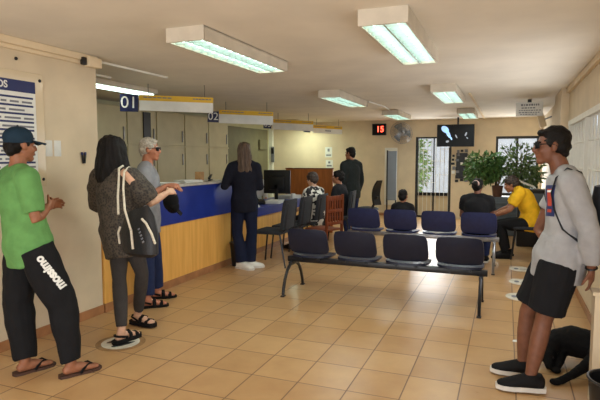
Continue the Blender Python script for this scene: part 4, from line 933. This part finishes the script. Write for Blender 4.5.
w_ = P5.J; wd = (w_['wristL']-w_['elbowL']).normalized(); p_ = w_['wristL']-wd*.004; s_, u_, _ = frame(wd)
obj('bracelet', MB().tube([p_+s_*.031*math.cos(a)+u_*.031*math.sin(a) for a in [2*PI*k/20 for k in range(21)]], .006, 6), M['black'], P5.o)
t = thing('backpack', 'dark backpack worn by the person in the grey sweatshirt', 'backpack', (.56, 3.74, 1.17), 0)
b = MB().tube([(0, 0, -.22), (.01, 0, -.18), (.015, 0, 0), (.005, 0, .14), (-.01, 0, .20)], [(.10, .04), (.135, .065), (.135, .07), (.12, .055), (.09, .03)], 18, (0, 1, 0)); obj('sack', b, M['darkfab'], t)
tr_ = V((.56, 3.74, 1.17))
def strap(H, pts, m, par, off=.004, rt=None):
    P = []
    bv = bvh_of(H.shirt_me)
    for p in pts:
        h_ = bv.find_nearest(V(p)-H.root); P.append(h_[0]+h_[1]*off+H.root-tr_)
    return obj('shoulder_strap', MB().tube(P, [(.018, .004)]*len(P), 8, (.3, .9, .2)), m, par)
strap(P5, [(.49, 3.62, 1.34), (.43, 3.61, 1.46), (.35, 3.62, 1.48), (.27, 3.63, 1.42), (.23, 3.62, 1.33), (.25, 3.60, 1.22), (.33, 3.57, 1.10), (.43, 3.60, 1.02), (.48, 3.65, 1.0)], M['darkfab'], t)
strap(P5, [(.49, 3.86, 1.34), (.43, 3.89, 1.46), (.33, 3.90, 1.47), (.25, 3.90, 1.40), (.22, 3.90, 1.30), (.27, 3.93, 1.15)], M['darkfab'], t)

# --- seated and far people
yel = cloth('yellow_jersey', 232, 178, 36); brnh = mat('brown_hair', srgb(58, 44, 36), .6, .25, 40, .4, 150)
P6 = Human((.34, 8.62), (-.98, -.15), 1.70, SIT, vox=.011, look=(-.93, -.1, -.35), hup=(-.3, 0, .95), bulk=1.08, chest=(.26, 8.62, .92), neck=(.165, 8.62, 1.04), head=(.07, 8.61, 1.125), shoulderR=(.19, 8.79, 1.02), shoulderL=(.20, 8.43, 1.02),
    elbowL=(.06, 8.36, .76), wristL=(-.16, 8.40, .66), elbowR=(.05, 8.82, .76), wristR=(-.16, 8.78, .66), ankleL=(.02, 8.46, .085), ankleR=(.05, 8.72, .085), kneeL=(-.08, 8.46, .52), kneeR=(-.08, 8.74, .52), curl=.6)
P6.body('person in a yellow shirt leaning forward on a dark chair', 'tan'); P6.face(dkh); P6.short_hair(brnh, thick=.014, amp=.016); P6.shirt(yel, 'shirt', .75, .022, -.12, .012, se=.026, seed=31); P6.trousers(blk, 'trousers', 1.95, .016, seed=32)
for q in 'RL': P6.shoe(q, M['rubber'], M['rubber'])
P7 = Human((-.37, 7.66), (.05, 1), 1.53, SIT, vox=.011, look=(.25, .9, -.35), bulk=1.12, sh=1.05)
for k_ in P7.J: P7.J[k_] += V((0, 0, .05 if 'ankle' not in k_ else .01))
P7.body('person in a black t-shirt with tied hair on the second bench', 'dark'); P7.short_hair(dkh, thick=.008, amp=.008); P7.shirt(blk, 't_shirt', .62, .022, -.10, .012, se=.024, seed=33); P7.trousers(jean, 'jeans', 1.95, .014, seed=34)
h = MB(); P7.he(h, (0, -.13, .05), (.045, .05, .045)); P7.add('hair_bun', remesh(h, 'hair_bun', .008, 2, .006, 30), dkh)
P7.add('hair_tie', MB().tube([P7.hp(.045*math.cos(a), -.10-.012*math.sin(a), .05+.04*math.sin(a)) for a in [2*PI*k/16 for k in range(17)]], .012, 6).mesh('hair_tie'), mat('pale_pink', srgb(200, 170, 160), .7))
for q in 'RL': P7.shoe(q, M['rubber'], M['soleW'])
P8 = Human((-1.41, 7.66), (-.05, 1), 1.22, SIT, vox=.011, look=(.1, .95, -.2), bulk=1.0, hs=.86)
for k_ in P8.J:
    if not k_.startswith('ankle'): P8.J[k_] += V((0, 0, .10))
P8.body('child in a black top on the second seat of the second bench', 'tan'); P8.short_hair(dkh, amp=.006); P8.shirt(blk, 'top', .7, .02, -.08, .01, seed=36); P8.trousers(jean, 'jeans', 1.95, .014, seed=37)
for q in 'RL': P8.shoe(q, M['rubber'], M['soleW'])
P9 = Human((-4.66, 9.28), (.75, -.62), 1.70, SIT, vox=.011, look=(.8, -.55, -.15), bulk=.98)
for k_ in P9.J: P9.J[k_] += V((0, 0, .04)) if 'ankle' not in k_ else V((0, 0, 0))
for q in 'RL': P9.J['knee'+q] = P9.J['hip'+q]+V((.0, -.42, -.01)); P9.J['ankle'+q] = V((P9.J['knee'+q].x, P9.J['knee'+q].y+.02, .085))
P9.body('clerk with dark hair and beard behind the low service desk', 'red'); P9.face(dkh); P9.short_hair(dkh); P9.shirt(cloth('white_shirt', 205, 205, 205, .04), 'shirt', 1.8, .018, -.1, .01, seed=41); P9.trousers(blk, 'trousers', 1.95, .014, seed=42)
h = MB(); P9.he(h, (0, .05, -.078), (.052, .05, .04)); P9.add('beard', remesh(h, 'beard', .008, 2, .004, 40), dkh)
for q in 'RL': P9.shoe(q, M['rubber'], M['rubber'])
P10 = Human((-2.93, 8.02), (-.95, .3), 1.62, SIT, vox=.011, look=(-.9, .4, -.3), bulk=1.08, hup=(-.2, 0, .98), curl=.6)
for k_ in P10.J:
    if 'ankle' not in k_: P10.J[k_] += V((0, 0, .02))
P10.body('person in a black and white patterned blouse at the low desk', 'light'); P10.face(dkh); P10.short_hair(brnh, thick=.016, amp=.012); P10.shirt(blotch(), 'blouse', 1.2, .026, -.1, .014, se=.028, seed=44); P10.trousers(blk, 'trousers', 1.95, .014, seed=45)
for q in 'RL': P10.shoe(q, M['rubber'], M['rubber'])
P11 = Human((-2.76, 8.90), (-.9, .1), 1.66, SIT, vox=.011, look=(-.9, -.2, -.25), bulk=1.04)
P11.body('person in black seated left of the standing person in a dark jacket', 'tan'); P11.face(dkh); P11.short_hair(dkh, thick=.012, amp=.012); P11.shirt(cloth('charcoal_top', 30, 30, 34), 'top', 1.85, .022, -.1, .012, seed=47); P11.trousers(blk, 'trousers', 1.95, .014, seed=48)
for q in 'RL': P11.shoe(q, M['rubber'], M['rubber'])
P12 = Human((-2.75, 9.55), (-.8, .45), 1.72, vox=.011, look=(-.9, .25, -.3), bulk=1.08, sh=1.05)
P12.body('person in a dark jacket and jeans standing by the desks', 'tan'); P12.face(dkh); P12.short_hair(dkh, top=.01, amp=.009); P12.shirt(cloth('dark_green_jacket', 34, 38, 38), 'jacket', 1.92, .03, -.16, .012, se=.026, seed=51); P12.trousers(jean, 'jeans', 1.95, .016, seed=52)
for q in 'RL': P12.shoe(q, M['rubber'], M['rubber'])

# --- dog
d = MB(); D0 = V((.55, 4.20, 0))
d.tube([(-.20, .10, .10), (-.155, .10, .15), (-.06, .09, .175), (.06, .06, .165), (.16, .0, .14), (.22, -.06, .12)], [(.05, .05), (.095, .10), (.115, .12), (.11, .115), (.10, .10), (.05, .06)], 18, (0, 0, 1))
d.tube([(-.12, .08, .18), (-.185, .03, .14), (-.22, -.02, .095)], [(.075, .08), (.065, .07), (.055, .06)], 14)          # neck
d.ell((-.225, -.045, .085), (.060, .068, .058)); d.tube([(-.225, -.07, .075), (-.222, -.125, .05), (-.22, -.155, .035)], [.045, .032, .024], 12); d.ell((-.22, -.165, .042), (.014, .012, .012))
d.tube([(.10, -.02, .16), (.06, -.13, .125), (-.02, -.22, .085), (-.11, -.31, .048), (-.17, -.35, .024)], [.06, .05, .036, .027, .026], 12); d.ell((-.195, -.365, .022), (.042, .034, .022))
d.tube([(-.13, .03, .10), (-.15, -.06, .05), (-.165, -.11, .026)], [.05, .032, .026], 12); d.ell((-.175, -.145, .02), (.034, .04, .02))
d.tube([(.18, .06, .12), (.20, -.06, .09), (.16, -.14, .05), (.07, -.19, .03)], [.085, .075, .04, .026], 12)
d.tube([(.22, .0, .10), (.20, .14, .05), (.12, .22, .03), (.0, .26, .022)], [.026, .022, .018, .010], 10)                  # tail
dog = link('dog', remesh(d, 'dog', .008, 3, .003, 30, seed=61), M['fur'], None, D0); tag(dog, 'black dog lying on the tiles behind the standing person\'s legs', 'dog')
for sg in (-1, 1):
    obj('ear', MB().tube([(-.225+sg*.045, -.02, .125), (-.225+sg*.075, -.03, .10), (-.225+sg*.078, -.055, .055)], [(.014, .010), (.034, .008), (.014, .006)], 10, (0, 1, 0)), M['fur'], dog)
    obj('eye', MB().ell((-.223+sg*.03, -.10, .092), (.008, .008, .008)), M['screenoff'], dog)

# ------------------------------------------------------------------ light
w = bpy.data.worlds.new('world'); S.world = w; w.use_nodes = True
bg = w.node_tree.nodes['Background']; bg.inputs[0].default_value = (.80, .90, 1, 1); bg.inputs[1].default_value = 1.35
sun = bpy.data.lights.new('sun', 'SUN'); sun.energy = 1.9; sun.angle = .01; sun.color = (1, .93, .82)
so = bpy.data.objects.new('sun', sun); COL.objects.link(so); so.rotation_euler = (math.radians(28), 0, math.radians(-20))
def area(name, loc, rot, sx, sy, e, col, portal=False):
    l = bpy.data.lights.new(name, 'AREA'); l.shape = 'RECTANGLE'; l.size = sx; l.size_y = sy; l.energy = e; l.color = col
    o = bpy.data.objects.new(name, l); COL.objects.link(o); o.location = loc; o.rotation_euler = rot
    if portal: l.cycles.is_portal = True
    return o
area('entrance_fill', (-1.35, YB-.02, 1.15), (PI/2, 0, 0), 3.2, 2.2, 104, (.97, .98, 1))  # added fill light behind the camera, at an unseen entrance opening
area('side_opening_fill', (XR-.01, 1.4, 1.1), (0, PI/2, 0), 2.1, 2.3, 17, (1, .95, .88))  # added warm fill at an unseen side opening, brightens the right-hand ceiling
area('far_window_daylight', (.22, YF-.02, 1.33), (-PI/2, 0, 0), .9, 1.35, 30, (.95, .98, 1))
area('far_door_daylight', (-1.745, YF-.02, 1.33), (-PI/2, 0, 0), .8, 1.3, 26, (.95, .98, 1))
area('side_window_daylight', (XR-.04, 6.3, 1.57), (0, PI/2, 0), .85, 3.1, 30, (.97, .98, 1))
for x, y in ((-2.22, 4.08), (-.765, 4.13), (-2.38, 7.9), (-.80, 7.85), (-2.22, 11.3), (-.78, 11.5)): area('lamp_light', (x, y, HC-.108), (0, 0, 0), .3, 1.5, 11, (.90, 1, .96))
area('lamp_light', (-4.75, 5.45, HC-.1), (0, 0, 0), .2, 1.4, 8, (.95, 1, .86)); area('lamp_light', (-5.1, 12.75, HC-.1), (0, 0, 0), .2, .8, 24, (.86, 1, .76))
vs = S.view_settings; vs.view_transform = 'Standard'; vs.look = 'None'; vs.exposure = .13; vs.gamma = 1; vs.use_curve_mapping = False
